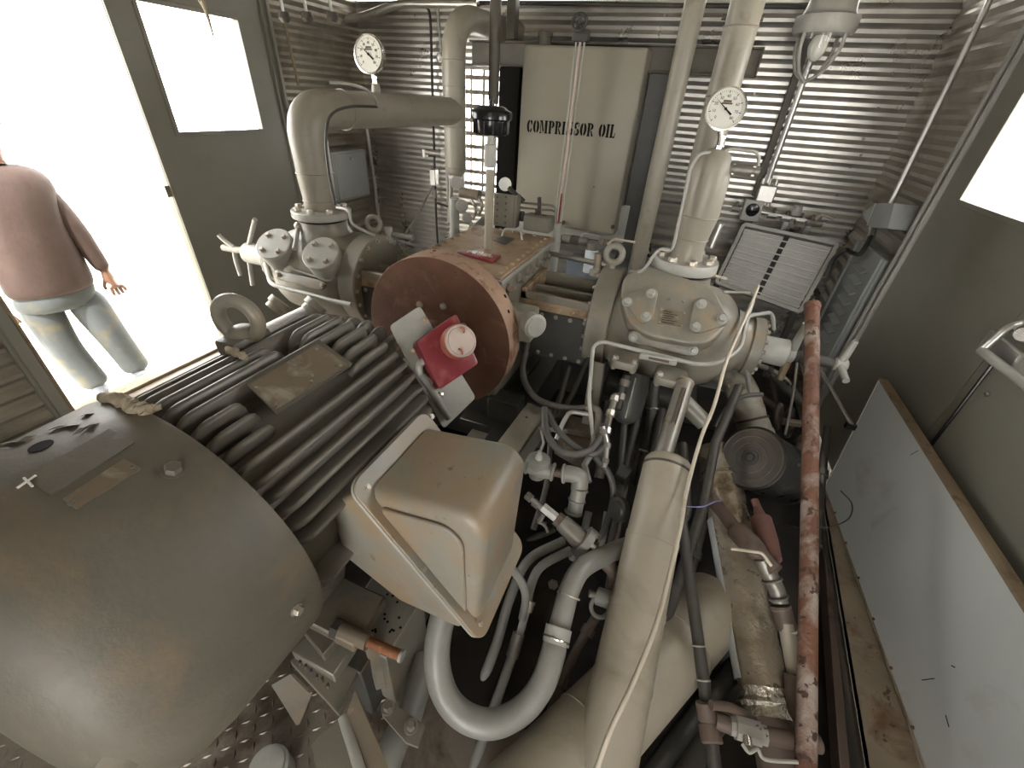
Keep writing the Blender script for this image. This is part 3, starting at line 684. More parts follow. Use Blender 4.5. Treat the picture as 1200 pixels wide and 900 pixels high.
# --- right cylinder: valve covers on a 45 degree boss
nb_ = Vector((0, -.66, .75)).normalized(); up_ = Vector((0, .75, .66)).normalized(); xx_ = Vector((1, 0, 0))
oc = W(790, 358, d=1.69)
bp = lambda a, b, k=0: plane_pt(a, b, oc + nb_ * k, nb_)
boss = [(731, 322), (758, 310), (835, 335), (853, 368), (850, 385), (830, 402), (808, 403), (757, 393), (735, 375), (727, 345)]
M().prism(rpoly([bp(*q) for q in boss], .03), -nb_ * .10, .012, 3).build('valve_boss', m_paint, gr_, smooth=50)
for tri in ([(727, 349), (765, 337), (771, 344), (764, 376), (752, 382)], [(813, 353), (823, 349), (853, 372), (851, 382), (817, 392), (807, 385)]):
    M().prism(rpoly([bp(*q, .0) for q in tri], .016), nb_ * .016, .003, 2).build('valve_cover', m_paint, gr_, smooth=50)
for q in ((735, 354), (763, 344), (757, 371), (822, 356), (846, 374), (815, 383)):
    M().hexa(bp(*q, .016), nb_, .016, .016).build('bolt', m_pale, gr_)
npl2_ = M().prism(rpoly([bp(*q, .001) for q in ((774, 361), (803, 366), (800, 383), (771, 379))], .004), nb_ * .002).build('name_plate', m_tag, gr_)
mb = M()
for i in range(6):
    t = (i + .7) / 6.6; a_ = bp(776 - 1.5 * t * 2, 362 + 17 * t, .0035); b_ = bp(800 - 3 * t, 366.5 + 16 * t, .0035); mb.tube([a_.lerp(b_, .06), a_.lerp(b_, .5 + .4 * ((i * 37) % 10) / 10)], .0011, 4)
mb.build('plate_print', m_ink, npl2_, kind='stuff')
for q in ((775, 362), (802, 367), (799, 382), (773, 378), (784, 350), (801, 353)): M().hexa(bp(*q, .002), nb_, .004, .004).build('rivet', m_bolt, gr_)
# lower oval cover strip on the front side
nf = Vector((0, -.93, .36)).normalized(); oc2 = W(775, 410, d=1.70)
fp = lambda a, b, k=0: plane_pt(a, b, oc2 + nf * k, nf)
M().prism(rpoly([fp(735, 391), (fp(742, 387)), fp(815, 404), fp(820, 410), fp(815, 418), fp(806, 418), fp(740, 402), fp(734, 397)], .008), -nf * .06, .006, 2).build('oval_cover', m_paint, gr_, smooth=50)
for q in ((742, 396), (813, 411)): M().hexa(fp(*q, .0), nf, .013, .012).build('bolt', m_pale, gr_)
# bottom flanges with bolts
for (px, py, dd, rx) in ((731, 428, 1.74, .055), (784, 448, 1.66, .06)):
    c = W(px, py, d=dd); M().prism(rpoly([c + Vector((-rx, -.045, 0)), c + Vector((rx, -.045, 0)), c + Vector((rx, .07, 0)), c + Vector((-rx, .07, 0))], .03), (0, 0, .035), .006, 2).build('bottom_flange', m_paint, gr_, smooth=50)
    for sx in (-.7, .7): M().hexa(c + Vector((rx * sx, -.02, -.001)), (0, 0, -1), .012, .014).build('bolt', m_bolt, gr_); M().hexa(c + Vector((rx * sx, -.02, .035)), (0, 0, 1), .012, .012).build('bolt', m_pale, gr_)
M().box(-.16, .26, 1.72, 2.0, .44, .53, .02, 3).build('lower_body', m_paintd, gr_)
# clearance pocket / unloader with hand wheel
hc = Vector((XRr(1.29), 1.95, .75))
e1 = W(925, 402, y=1.97); 
M().cyl(hc, (e1.x, 1.95, .75), .060, seg=36, bev=.004).build('unloader_barrel', m_pale, gr_)
M().tube([(e1.x, 1.95, .75), (e1.x + .22, 1.95, .75)], .022, 16).build('threaded_stem', m_dkpipe, gr_)
mb = M()
for i in range(7): mb.torus((e1.x + .035 + i * .009, 1.95, .75), (1, 0, 0), .023, .004, 20, 6)
mb.build('stem_thread', m_dkpipe, gr_)
M().cyl((e1.x + .002, 1.95, .75), (e1.x + .032, 1.95, .75), .034, bev=.006).build('handle_hub', m_pale, gr_)
c_ = Vector((e1.x + .016, 1.95, .75))
for px, py in ((932, 377), (929, 448)):
    p = W(px, py, y=1.93); p.x = c_.x; M().tube([c_, c_.lerp(p, .5), p], [.020, .016, .014], 12).build('handle_arm', m_pale if py < 400 else m_sill, gr_)
c2 = Vector((e1.x + .20, 1.95, .75))
for dz, dy in ((.11, .01), (-.02, -.10), (-.05, .09)): M().tube([c2, c2 + Vector((.01, dy * .5, dz * .5)), c2 + Vector((.015, dy, dz))], [.020, .015, .013], 12).build('wing_handle', m_pale, gr_)
M().cyl(c2 - Vector((.02, 0, 0)), c2 + Vector((.03, 0, 0)), .028, bev=.006).build('wing_hub', m_pale, gr_)
# --- eye bolts on both mounting flanges
def eyebolt(c, R, r, n, par):
    M().torus(c, n, R, r, 36, 14).build('eyebolt_ring', m_paint, par); M().cyl(c - Vector((0, 0, R + r * 2.2)), c - Vector((0, 0, R * .8)), r * 1.0).build('eyebolt_shank', m_paint, par)
eyebolt(W(720, 298, y=1.95), .036, .0145, (0, -1, .15), gr_)
eyebolt(W(438, 262, y=1.86), .034, .012, (.3, -1, .15), gl_)
# --- left cylinder details: two round valve covers facing the camera
nl = Vector((.12, -.60, .78)).normalized()
def lp(px, py, o, k=0): return plane_pt(px, py, o + nl * k, nl)
for (px, py, dd) in ((321, 286, 2.14), (376, 297, 2.06)):
    c = W(px, py, d=dd); 
    vc_ = M().lathe(c - nl * .10, nl, [(0, .094), (.085, .090), (.09, .086), (.09, .092), (.102, .092), (.106, .087), (.1062, 0)], 48).build('valve_cover', m_pale, gl_, smooth=25)
    for q in ring(c + nl * .006, nl, .062, 4, PI / 4): M().hexa(q, nl, .012, .014).build('bolt', m_bolt, vc_)
c = W(350, 265, d=2.17)
M().sphere(c, .022).build('relief_knob', m_bolt, gl_)
M().tube([c, W(345, 292, d=2.10)], .011, 10).build('sight_tube', m_pale, gl_)
nf2 = Vector((0, -.93, .36)).normalized(); o3 = W(355, 326, d=2.13)
f2 = lambda a, b, k=0: plane_pt(a, b, o3 + nf2 * k, nf2)
M().prism(rpoly([f2(322, 320), f2(326, 316), f2(378, 329), f2(383, 334), f2(381, 339), f2(375, 340), f2(325, 327)], .008), nf2 * .012, .004, 2).build('oval_cover', m_paint, gl_, smooth=50)
for q in ((326, 322), (378, 334)): M().hexa(f2(*q, .012), nf2, .012, .012).build('bolt', m_bolt, gl_)
M().tube(bend([W(311, 309, d=2.35), W(317, 333, d=2.2), W(388, 352, d=2.05), W(412, 357, d=2.0)], .05), .011, 10).build('drain_tube', m_pale, gl_)
for px, py, dd in ((330, 353, 2.15), (372, 355, 2.1)):
    c = W(px, py, d=dd); M().lathe(c, (-.3, -.6, -.5), [(0, .055), (.03, .055), (.035, .045), (.06, .045)], 24).build('lower_port', m_pale if px > 350 else m_tan, gl_)
M().tube(bend([W(352, 262, d=2.3), W(336, 302, d=2.2), W(344, 316, d=2.15), W(388, 330, d=2.1), W(398, 312, d=2.1), W(408, 290, d=2.12), W(425, 285, d=2.15), W(438, 297, d=2.15)], .03), .005, 8).build('lube_line', m_pale, gl_)
# forked handles at left end
hl = Vector((XLl(1.29), 1.80, .75)); hx = W(290, 293, y=1.80).x
M().cyl(hl, (hx, 1.80, .75), .06, bev=.004).build('unloader_barrel', m_pale, gl_)
hc2 = W(290, 293, y=1.80)
M().tube([hc2, W(277, 293, y=1.80), W(262, 290, y=1.80)], .02, 14).build('threaded_stem', m_paint, gl_)
for a, b in ((299, 257), (296, 334)): M().tube(cat([hc2, hc2.lerp(W(a, b, y=1.78), .55) + Vector((.0, 0, 0)), W(a, b, y=1.78)], 4), .013, 10).build('handle_arm', m_pale, gl_)
h3 = W(274, 290, y=1.80)
for a, b in ((256, 275), (282, 323)): M().tube(cat([h3, h3.lerp(W(a, b, y=1.78), .5) + Vector((-.01, 0, 0)), W(a, b, y=1.78)], 4), .013, 10).build('wing_handle', m_pale, gl_)

# ------------------------------------------------------------------ pipes from the cylinders
P1 = Vector((-1.75, 1.80, 1.04))
lpz = W(354, 128, y=1.80).z; rise = W(533, 131, z=lpz)
pl = thing('elbow_pipe', P1, 'thick grey-tan elbow pipe rising from the left cylinder flange and running to the riser', 'pipe')
flp_ = M().lathe(P1, (0, 0, 1), [(0, .11), (0, .142), (.005, .146), (.032, .146), (.037, .142), (.037, .07)], 56).build('flange', m_pale, pl)
bolts(ring(P1 + Vector((0, 0, .037)), (0, 0, 1), .118, 8, .3), (0, 0, 1), m_bolt, flp_, .017, .018)
top = Vector((P1.x, P1.y, lpz))
dirh = (Vector((rise.x, rise.y, lpz)) - top); RB = .20
path = [P1 + Vector((0, 0, .03)), P1 + Vector((0, 0, .10))]; rad = [.078, .078]
path += [P1 + Vector((0, 0, .15)), P1 + Vector((0, 0, .20))]; rad += [.082, .084]
arc = bend([P1 + Vector((0, 0, .21)), top, top + dirh], RB, 14)[1:]
path += arc; rad += [.086 - .0001 * i for i in range(len(arc))]
path, rad = path[:-1], rad[:-1]
end = Vector((rise.x, rise.y, lpz)); path.append(end); rad.append(.078)
M().tube(path, rad, 40).build('pipe_body', m_pipe, pl, smooth=60)
for c_w, a_w, r_w in ((P1 + Vector((0, 0, .205)), (0, 0, 1), .0845), (P1 + Vector((0, 0, .08)), (0, 0, 1), .0785), (top + dirh.normalized() * .24, dirh, .0865)): M().torus(c_w, a_w, r_w, .004, 48, 6).build('weld_bead', m_pipe, pl)
M().tube(cat([W(386, 97, y=1.74), W(405, 98, y=1.78), W(425, 103, y=1.86), W(438, 113, y=1.98), W(442, 124, y=2.05)], 5), .006, 8).build('tubing', m_pale, pl)
M().tube(cat([W(442, 125, y=2.05), W(410, 125, y=1.90), W(388, 135, y=1.78), W(382, 160, y=1.72), W(385, 200, y=1.71), W(393, 240, y=1.71)], 6), .006, 8).build('tubing', m_dkpipe, pl)
M().tube(cat([W(395, 243, y=1.72), W(408, 247, y=1.68), W(413, 262, y=1.68), W(428, 271, y=1.72), W(440, 276, y=1.75)], 5), .007, 8).build('tubing', m_pale, pl)
mb = M().cyl(W(441, 110, y=2.38), W(440, 98, y=2.38), .026, .020); mb.build('gauge_boss', m_pipe, pl)

def gauge(base, centre, R, n, label, px_stem):
    g = thing('dial_gauge', base, label, 'gauge'); n = Vector(n).normalized()
    M().tube([base, base.lerp(centre, .35), centre - Vector((0, 0, R * .8)) - n * .012], .009, 12).build('stem', m_chrome, g)
    M().lathe(base + Vector((0, 0, .01)), (0, 0, 1), [(0, .015), (.012, .015), (.014, .011), (.03, .011), (.032, .014), (.042, .014)], 6).build('fitting', m_chrome, g)
    M().lathe(centre - n * .028, n, [(0, R * .75), (.008, R * .95), (.030, R * .97), (.032, R), (.040, R), (.041, R * .93), (.034, R * .92), (.034, 0)], 56).build('case', m_chrome, g)
    dial_ = M().lathe(centre + n * .0062, n, [(0, R * .915), (.0012, R * .915), (.0012, 0)], 56).build('dial', m_dial, g)
    up = (Vector((0, 0, 1)) - n * n.z).normalized(); rt = up.cross(n).normalized()
    mb = M(); f = centre + n * .008
    for i in range(41):
        a = math.radians(225 - i * 270 / 40); d_ = rt * math.cos(a) + up * math.sin(a); l = .12 if i % 5 == 0 else .06
        s_ = d_.cross(n) * (R * (.018 if i % 5 == 0 else .008)); a1, a2 = f + d_ * R * (.82 - l), f + d_ * R * .82
        mb.add([a1 - s_, a1 + s_, a2 + s_, a2 - s_], [(0, 1, 2, 3)])
    mb.build('scale_marks', m_ink, dial_)
    for i in range(9):
        a = math.radians(225 - i * 270 / 8); d_ = rt * math.cos(a) + up * math.sin(a)
        text_mesh('scale_number', str(i * 10), f + d_ * R * .56, rt, up, R * .19, m_ink, dial_, .0003)
    mb = M()
    for k, (w_, l_) in enumerate(((.20, .05), (.26, .04))):
        c = f + up * R * (.34 - .1 * k); mb.add([c - rt * R * w_ - up * R * l_, c + rt * R * w_ - up * R * l_, c + rt * R * w_ + up * R * l_, c - rt * R * w_ + up * R * l_], [(0, 1, 2, 3)])
    mb.build('dial_print', m_brownpipe, dial_)
    a = math.radians(143); d_ = rt * math.cos(a) + up * math.sin(a); s_ = d_.cross(n) * R * .03; f2_ = centre + n * .011
    M().prism([f2_ - d_ * R * .42 - s_ * 1.6, f2_ - d_ * R * .42 + s_ * 1.6, f2_ + s_, f2_ + d_ * R * .75, f2_ - s_], n * .001).build('needle', m_ink, g)
    M().lathe(f2_, n, [(0, R * .07), (.004, R * .06)], 16).build('needle_hub', m_ink, g)
    return g
g1 = gauge(W(440, 103, y=2.38), W(433, 64, y=2.36), .088, (.05, -1, .12), 'round white dial gauge standing on the left elbow pipe', 0)

rs = thing('riser_pipe', (rise.x, rise.y, .9), 'capped vertical riser pipe curving into the wall, joined by the elbow pipe', 'pipe')
zb = W(533, 203, x=rise.x).z; zt_ = W(533, 40, x=rise.x).z
zb = (CAM + (W(533, 205, d=1) - CAM) * (rise.y / (W(533, 205, d=1) - CAM).y)).z
zt_ = (CAM + (W(536, 42, d=1) - CAM) * (rise.y / (W(536, 42, d=1) - CAM).y)).z
topz = (CAM + (W(545, 18, d=1) - CAM) * (rise.y / (W(545, 18, d=1) - CAM).y)).z
rb = .074
M().tube([(rise.x, rise.y, zb), (rise.x, rise.y, zb + .006), (rise.x, rise.y, zb + .02), (rise.x, rise.y, zb + .04)] + bend([(rise.x, rise.y, zb + .1), (rise.x, rise.y, topz + .0), (rise.x + .13, YB + .03, topz + .0)], .20, 12), [.02, .052, .068, .074] + [rb] * 15, 36).build('pipe_body', m_pipe, rs, smooth=60)
for z in (zb + .05, zb + .30, lpz + .14, topz - .22): M().torus((rise.x, rise.y, z), (0, 0, 1), rb, .004, 40, 6).build('weld_bead', m_pipe, rs)
M().tube([W(529, 212, d=2.95), W(527, 262, d=2.9)], .014, 10).build('support_leg', m_pipe, rs)

# right suction bottle and the pipe behind it
P2 = Vector((.05, 1.95, 1.04))
pr_ = thing('pipe_bottle', P2, 'bottle-shaped grey-tan vessel bolted on top of the right cylinder flange', 'vessel')
flp_ = M().lathe(P2, (0, 0, 1), [(0, .10), (0, .128), (.005, .131), (.038, .131), (.043, .128), (.043, .05)], 56).build('flange', m_pale, pr_)
bolts(ring(P2 + Vector((0, 0, .043)), (0, 0, 1), .103, 8, .25), (0, 0, 1), m_bolt, flp_, .018, .018)
zt2 = W(838, 172, y=1.95).z
M().lathe(P2 + Vector((0, 0, .03)), (0, 0, 1), [(0, .066), (.03, .060), (.07, .058), (.10, .061), (.17, .072), (.185, .075), (zt2 - 1.07 - .11, .073), (zt2 - 1.07 - .06, .068), (zt2 - 1.07 - .025, .054), (zt2 - 1.07 - .006, .032), (zt2 - 1.07, .01)], 56).build('shell', m_pipe, pr_, smooth=60)
for z_w, r_w in ((.215, .075), (.125, .061)): M().torus(P2 + Vector((0, 0, z_w)), (0, 0, 1), r_w, .0035, 48, 6).build('weld_bead', m_pipe, pr_)
M().tube(cat([W(843, 180, y=1.93), W(822, 180, y=1.90), W(810, 196, y=1.88), W(806, 212, y=1.87), W(795, 262, y=1.86), W(787, 292, y=1.80), W(774, 292, y=1.78), W(766, 300, y=1.78), W(752, 318, y=1.80), W(738, 318, y=1.84)], 6), .006, 8).build('tubing', m_pale, pr_)
M().tube(bend([W(845, 178, y=1.93), W(858, 174, y=1.94), W(872, 176, y=1.94), W(890, 178, y=1.94), W(888, 198, y=1.96)], .03), .006, 8).build('tubing', m_pale, pr_)
M().lathe(W(851, 197, y=1.94), (1, -.1, 0), [(0, .024), (.02, .024), (.02, .014), (.03, .014), (.03, .019), (.09, .019), (.09, .012), (.10, .012), (.10, .017), (.115, .017)], 14).build('relief_fitting', m_steel, pr_)
M().tube([W(845, 262, y=2.0), W(838, 278, y=2.0), W(833, 290, y=2.0)], .012, 10).build('side_fitting', m_galv, pr_)
M().tube([W(835, 322, y=1.93), W(852, 327, y=1.93)], .005, 8).build('rod', m_cream, pr_)
g2 = gauge(W(841, 178, y=1.93), W(850, 128, y=1.90), .066, (.05, -1, .15), 'round white dial gauge on top of the right bottle-shaped vessel', 0)

bx = W(829, 175, y=2.30).x
rp2 = thing('vertical_pipe', (bx, 2.30, 1.2), 'tall straight tan pipe rising behind the right dial gauge', 'pipe')
M().tube(bend([(P2.x, 1.99, 1.33), (bx, 2.30, 1.33), (bx, 2.30, 2.42)], .14, 10), .062, 36).build('pipe_body', m_pipe, rp2, smooth=60)
for q_w in ((850, 115), (862, 32)): M().torus((bx, 2.30, W(*q_w, y=2.3).z), (0, 0, 1), .0625, .0035, 40, 6).build('weld_bead', m_pipe, rp2)
M().tube([W(846, 20, y=2.33), W(895, 21, y=2.33)], .010, 8).build('clamp_bar', m_beam, rp2)

# breather cap on its stand pipe
bq = W(572, 292, z=1.0); btop = W(577, 152, y=bq.y)
br = thing('breather', bq, 'black round breather cap on a tall tan pipe standing on the crankcase cover', 'breather')
M().tube([bq, Vector((bq.x, bq.y, btop.z - .15))], .019, 18).build('stand_pipe', m_tan, br)
zc1 = W(576, 190, y=bq.y).z; zc2 = W(576, 172, y=bq.y).z
M().cyl((bq.x, bq.y, zc1 - .02), (bq.x, bq.y, zc2 + .01), .026, bev=.003).build('coupling', m_pale, br)
M().cyl((bq.x, bq.y, zc2), (bq.x, bq.y, btop.z), .016).build('nipple', m_pale, br)
zA = W(577, 158, y=bq.y).z; zB = W(577, 124, y=bq.y).z; Rb = .085
Hc = zB - zA
M().lathe((bq.x, bq.y, zA), (0, 0, 1), [(0, .02), (0, Rb * .74), (.006, Rb * .82), (Hc * .50, Rb * .84), (Hc * .52, Rb * .93), (Hc * .56, Rb), (Hc * .78, Rb * 1.0), (Hc * .84, Rb * .96), (Hc * .88, Rb * .80), (Hc * .97, Rb * .66), (Hc, Rb * .55), (Hc, .012), (Hc + .02, .01)], 48).build('cap', m_black, br, smooth=50)
mb = M()
for i in range(12):
    a = 2 * PI * i / 12; u = Vector((math.cos(a), math.sin(a), 0)); mb.tube([Vector((bq.x, bq.y, zA + .004)) + u * Rb * .84, Vector((bq.x, bq.y, zA + Hc * .5)) + u * Rb * .85], .003, 6)
mb.build('cap_ribs', m_black, br)
M().tube([(bq.x, bq.y, btop.z), (bq.x, bq.y, btop.z + .001)], .001, 4)
tp = W(580, 0, y=3.2); M().tube([W(578, 122, y=3.2), Vector((W(578, 122, y=3.2).x, 3.2, 2.42))], .036, 20).build('ceiling_pipe', m_beam, label='brown vertical pipe coming down from the ceiling behind the breather cap', cat='pipe')
q = W(599, 30, y=3.45); M().box(q.x - .03, q.x + .035, 3.43, 3.50, 1.94, 2.42, .005).build('hanger_post', m_beam, label='short brown hanger post above the steel beam left of the tank', cat='post')
# ------------------------------------------------------------------ oil tank, beam, posts on the back wall
YT = 3.38
tl, tr_, br_, bl = W(611, 51, y=YT), W(757, 56, y=YT), W(723, 273, y=YT), W(604, 262, y=YT)
tx0, tx1, tz0, tz1 = (tl.x + bl.x) / 2, (tr_.x + br_.x) / 2, (bl.z + br_.z) / 2, (tl.z + tr_.z) / 2
tk = thing('oil_tank', ((tx0 + tx1) / 2, YT + .1, tz0), 'tall tan steel oil tank with black stencilled lettering on the back wall', 'tank')
M().box(tx0, tx1, YT, YT + .26, tz0, tz1, .018, 3).build('tank_body', m_tank, tk, smooth=60)
M().box(tx0 - .06, tx1 + .06, YT + .13, YT + .16, tz0 - .12, tz0 + .2, .004).build('mounting_plate', m_pale, tk)
cp = W(639, 45, y=YT + .1); M().lathe((cp.x, YT + .1, tz1), (0, 0, 1), [(0, .05), (.02, .05), (.02, .042), (.05, .042), (.05, .05), (.075, .05), (.078, .045)], 24).build('filler_cap', m_beam, tk)
M().hexa(W(718, 266, y=YT - .002), (0, -1, 0), .012, .03).build('drain_cock', m_dkpipe, tk)
M().hexa(W(696, 219, y=YT), (0, -1, 0), .004, .003).build('rivet', m_ink, tk)
# stencil lettering built from strokes (x 0..w, z 0..1)
def G_rect(x0, x1, z0, z1): return [(x0, z0), (x1, z0), (x1, z1), (x0, z1)]
def G_arc(cx, rx, rxi, a0, a1, cz=.5, rz=.5, rzi=.34, n=10):
    o = [(cx + rx * math.cos(math.radians(a0 + (a1 - a0) * i / n)), cz + rz * math.sin(math.radians(a0 + (a1 - a0) * i / n))) for i in range(n + 1)]
    p = [(cx + rxi * math.cos(math.radians(a0 + (a1 - a0) * i / n)), cz + rzi * math.sin(math.radians(a0 + (a1 - a0) * i / n))) for i in range(n, -1, -1)]
    return o + p
stem = lambda x: [G_rect(x - .02, x + .22, 0, 1), G_rect(x - .06, x + .26, 0, .09), G_rect(x - .06, x + .26, .91, 1)]
GL = {
 'C': (.66, [G_arc(.34, .33, .09, 98, 262), G_arc(.36, .28, .16, 25, 80), G_arc(.36, .28, .16, 280, 335), G_rect(.54, .62, .62, .96)]),
 'O': (.70, [G_arc(.32, .32, .06, 100, 260), G_arc(.38, .32, .06, -80, 80)]),
 'M': (.92, stem(.62) + [G_rect(.06, .14, 0, 1), G_rect(0, .22, 0, .09), G_rect(0, .2, .91, 1), [(.12, 1), (.30, 1), (.46, .25), (.36, .02)], [(.50, .25), (.60, 1), (.66, 1), (.48, .05)]]),
 'P': (.66, stem(.07) + [G_arc(.33, .32, .08, -85, 85, .72, .28, .18)]),
 'R': (.72, stem(.07) + [G_arc(.33, .31, .07, -85, 85, .74, .26, .16), [(.34, .46), (.46, .46), (.66, .06), (.72, .0), (.50, 0)]]),
 'E': (.60, stem(.07) + [G_rect(.32, .55, 0, .12), G_rect(.32, .55, .88, 1), G_rect(.32, .46, .45, .56), G_rect(.49, .57, 0, .3), G_rect(.49, .57, .7, 1)]),
 'S': (.58, [G_arc(.29, .28, .08, 60, 260, .74, .27, .09), G_arc(.29, .28, .08, -120, 80, .27, .28, .10), G_rect(.46, .53, .66, .98), G_rect(.04, .11, .02, .34)]),
 'I': (.34, stem(.07)), 'L': (.58, stem(.07) + [G_rect(.32, .55, 0, .12), G_rect(.47, .55, 0, .36)]), ' ': (.38, [])}
def stencil(word, p0, p1, height, y, mt, par):
    tot = sum(GL[c][0] + .07 for c in word); sx = (p1.x - p0.x) / tot; x = 0; mb = M()
    for c in word:
        wd, polys = GL[c]
        for pl_ in polys:
            pts = []
            for gx, gz in pl_:
                X_ = (x + gx) * sx; t = X_ / (p1.x - p0.x); pts.append((p0.x + X_, y, p0.z + (p1.z - p0.z) * t + gz * height))
            n = len(pts); mb.add([(a, b - .0012, c_) for a, b, c_ in pts] + pts, [])
            b0 = len(mb.v) - 2 * n
            if n > 6:
                h_ = n // 2
                for i in range(h_ - 1): mb.f.append((b0 + i, b0 + i + 1, b0 + n - 2 - i, b0 + n - 1 - i))
            else: mb.f.append(tuple(b0 + i for i in range(n)))
            for i in range(n): mb.f.append((b0 + i, b0 + (i + 1) % n, b0 + n + (i + 1) % n, b0 + n + i))
        x += wd + .07
    return mb.build('stencilled_lettering', mt, par, smooth=5)
stencil('COMPRESSOR OIL', W(617, 155, y=YT), W(721, 162, y=YT), (W(660, 143, y=YT) - W(660, 158.5, y=YT)).z, YT, m_ink, tk)
# sight glass in front of the tank
yg = 3.22
sg0, sg1 = W(681, 42, y=yg), W(652, 268, y=yg); sg1.x = sg0.x + (W(653, 268, y=yg).x - sg0.x)
sg = thing('sight_gauge', sg1, 'tall thin triple-tube sight gauge with round valve wheel in front of the tank', 'gauge')
dd_ = Vector((.026, 0, 0))
for k, mt in ((-1, m_pale), (0, m_lid), (1, m_pale)): M().tube([sg1 + dd_ * k, sg0 + dd_ * k], .006 if k else .009, 10).build('tube', mt, sg)
M().tube([sg1 + Vector((.005, -.012, 0)), sg1.lerp(sg0, .22) + Vector((.005, -.012, 0))], .007, 10).build('red_oil_column', m_red, sg)
M().box(sg0.x - .05, sg0.x + .05, yg - .03, yg + .03, sg0.z - .03, sg0.z + .03, .01, 2).build('top_block', m_dkpipe, sg)
M().box(sg1.x - .035, sg1.x + .035, yg - .03, yg + .03, sg1.z - .09, sg1.z + .0, .008, 2).build('bottom_block', m_pale, sg)
vw = W(679, 26, y=yg - .05)
M().tube([vw, (sg0.x, yg, sg0.z)], .014, 10).build('valve_stem', m_dkpipe, sg)
mb = M(); mb.torus(vw, (0, -1, .3), .042, .009, 24, 8)
for i in range(3): a = PI * i / 3; mb.tube([vw + Vector((math.cos(a), .0, math.sin(a))) * .04, vw - Vector((math.cos(a), .0, math.sin(a))) * .04], .005, 6)
mb.build('hand_wheel', m_dkpipe, sg)
M().box(sg0.x - .012, sg0.x + .012, yg, YT + .002, sg0.z - .015, sg0.z + .01, .002).build('bracket', m_dkpipe, sg); M().box(sg1.x - .012, sg1.x + .012, yg, YT + .002, tz0 + .03, tz0 + .055, .002).build('bracket', m_dkpipe, sg)
# steel beam
yb = 3.60
q0, q1, q2 = W(553, 46, y=yb), W(896, 56, y=yb), W(890, 92, y=yb)
bm_ = thing('steel_beam', ((q0.x + q1.x) / 2, yb, q2.z), 'dark brown horizontal channel beam running behind the oil tank', 'beam')
xb0, xb1, zb0, zb1 = q0.x, q1.x, q2.z, q1.z
M().box(xb0, xb1, yb, yb + .02, zb0, zb1, .003).build('web', m_beam, bm_)
M().box(xb0, xb1, yb - .05, yb, zb1 - .012, zb1, .003).build('flange', m_beam, bm_); M().box(xb0, xb1, yb - .05, yb, zb0, zb0 + .012, .003).build('flange', m_beam, bm_)
M().box(xb1 - .012, xb1, yb - .05, yb, zb0, zb1, .003).build('end_plate', m_beam, bm_)
def post(px0, px1, py, y, z0, z1, dep, mt, label):
    a, b = W(px0, py, y=y), W(px1, py, y=y); return M().box(a.x, b.x, y, y + dep, z0, z1, .006).build('post', mt, label=label, cat='post')
post(583, 606, 150, 3.5, .1, zb0, .08, m_ink, 'black vertical post just left of the oil tank')
post(749, 772, 150, 3.52, .1, zb0, .07, m_paintd, 'dark grey vertical post just right of the oil tank')
# oil pipe left of gauges
xo = W(782, 150, y=3.10).x
mb = M().tube([(xo, 3.10, .35), (xo, 3.10, 2.42)], .055, 28); op = mb.build('vertical_pipe', m_pipe, label='tall olive-tan vertical pipe standing right of the oil tank', cat='pipe')
xo2 = W(748, 265, y=3.0).x
M().tube([(xo2 + .0, 3.22, .25), (xo2, 3.22, 1.55)], .028, 16).build('vertical_pipe', m_black, label='thin black vertical pipe beside the olive-tan pipe', cat='pipe')
M().tube(bend([W(403, 22, y=3.62), W(425, 20, y=3.62), W(468, 4, y=3.6), W(560, 5, y=3.6)], .1), .028, 16).build('bent_conduit', m_galv, label='bent silver conduit along the top of the back wall, left', cat='conduit')
M().tube([W(560, 3, y=3.66), W(1000, 9, y=3.66)], .012, 10).build('wall_conduit', m_dkpipe, label='thin dark conduit running along the top of the back wall', cat='conduit')
M().tube(cat([W(498, 6, y=3.68), W(504, 20, y=3.68), W(506, 80, y=3.68), W(508, 150, y=3.68), W(511, 250, y=3.68), W(513, 286, y=3.68)], 4), .010, 10).build('wall_cable', m_blackh, label='black cable hanging down the corrugated wall left of the riser', cat='cable')
M().tube([W(512, 0, y=3.6), W(517, 62, y=3.6)], .011, 10).build('wall_conduit', m_pale, label='short pale conduit dropping from the ceiling beside the riser elbow', cat='conduit')
M().tube([W(519, 66, y=3.45), W(526, 262, y=3.45)], .012, 10).build('wall_conduit', m_pale, label='pale vertical conduit just left of the riser pipe', cat='conduit')
M().lathe(W(515, 62, y=3.6), (0, 0, -1), [(0, .02), (.03, .025), (.05, .018)], 12).build('conduit_fitting', m_galv, label='small silver fitting at the foot of the short pale conduit', cat='fitting')
v1 = thing('wall_valve', W(520, 180, y=3.3), 'small grey valve with side port on the corrugated wall beside the riser', 'valve')
M().tube([W(499, 178, y=3.3), W(527, 182, y=3.3)], .020, 12).build('valve_body', m_steel, v1); M().cyl(W(519, 180, y=3.3), W(526, 181, y=3.3), .036).build('bonnet', m_pale, v1); M().cyl(W(497, 175, y=3.3), W(498, 184, y=3.3), .022).build('handle', m_galv, v1)
fr_ = thing('wall_regulator', W(508, 215, y=3.5), 'small pale regulator block hanging on the black wall cable', 'regulator')
M().box(W(505, 200, y=3.5).x, W(512, 200, y=3.5).x, 3.47, 3.53, W(508, 217, y=3.5).z, W(508, 198, y=3.5).z, .006).build('body', m_galv, fr_); M().cyl(W(509, 222, y=3.5), W(510, 232, y=3.5), .018).build('bowl', m_steel, fr_)
M().tube(bend([W(508, 217, y=3.5), W(490, 250, y=3.4), W(475, 274, y=3.3)], .05), .008, 8).build('small_tube', m_steel, label='thin steel tube slanting down from the wall regulator', cat='tube')
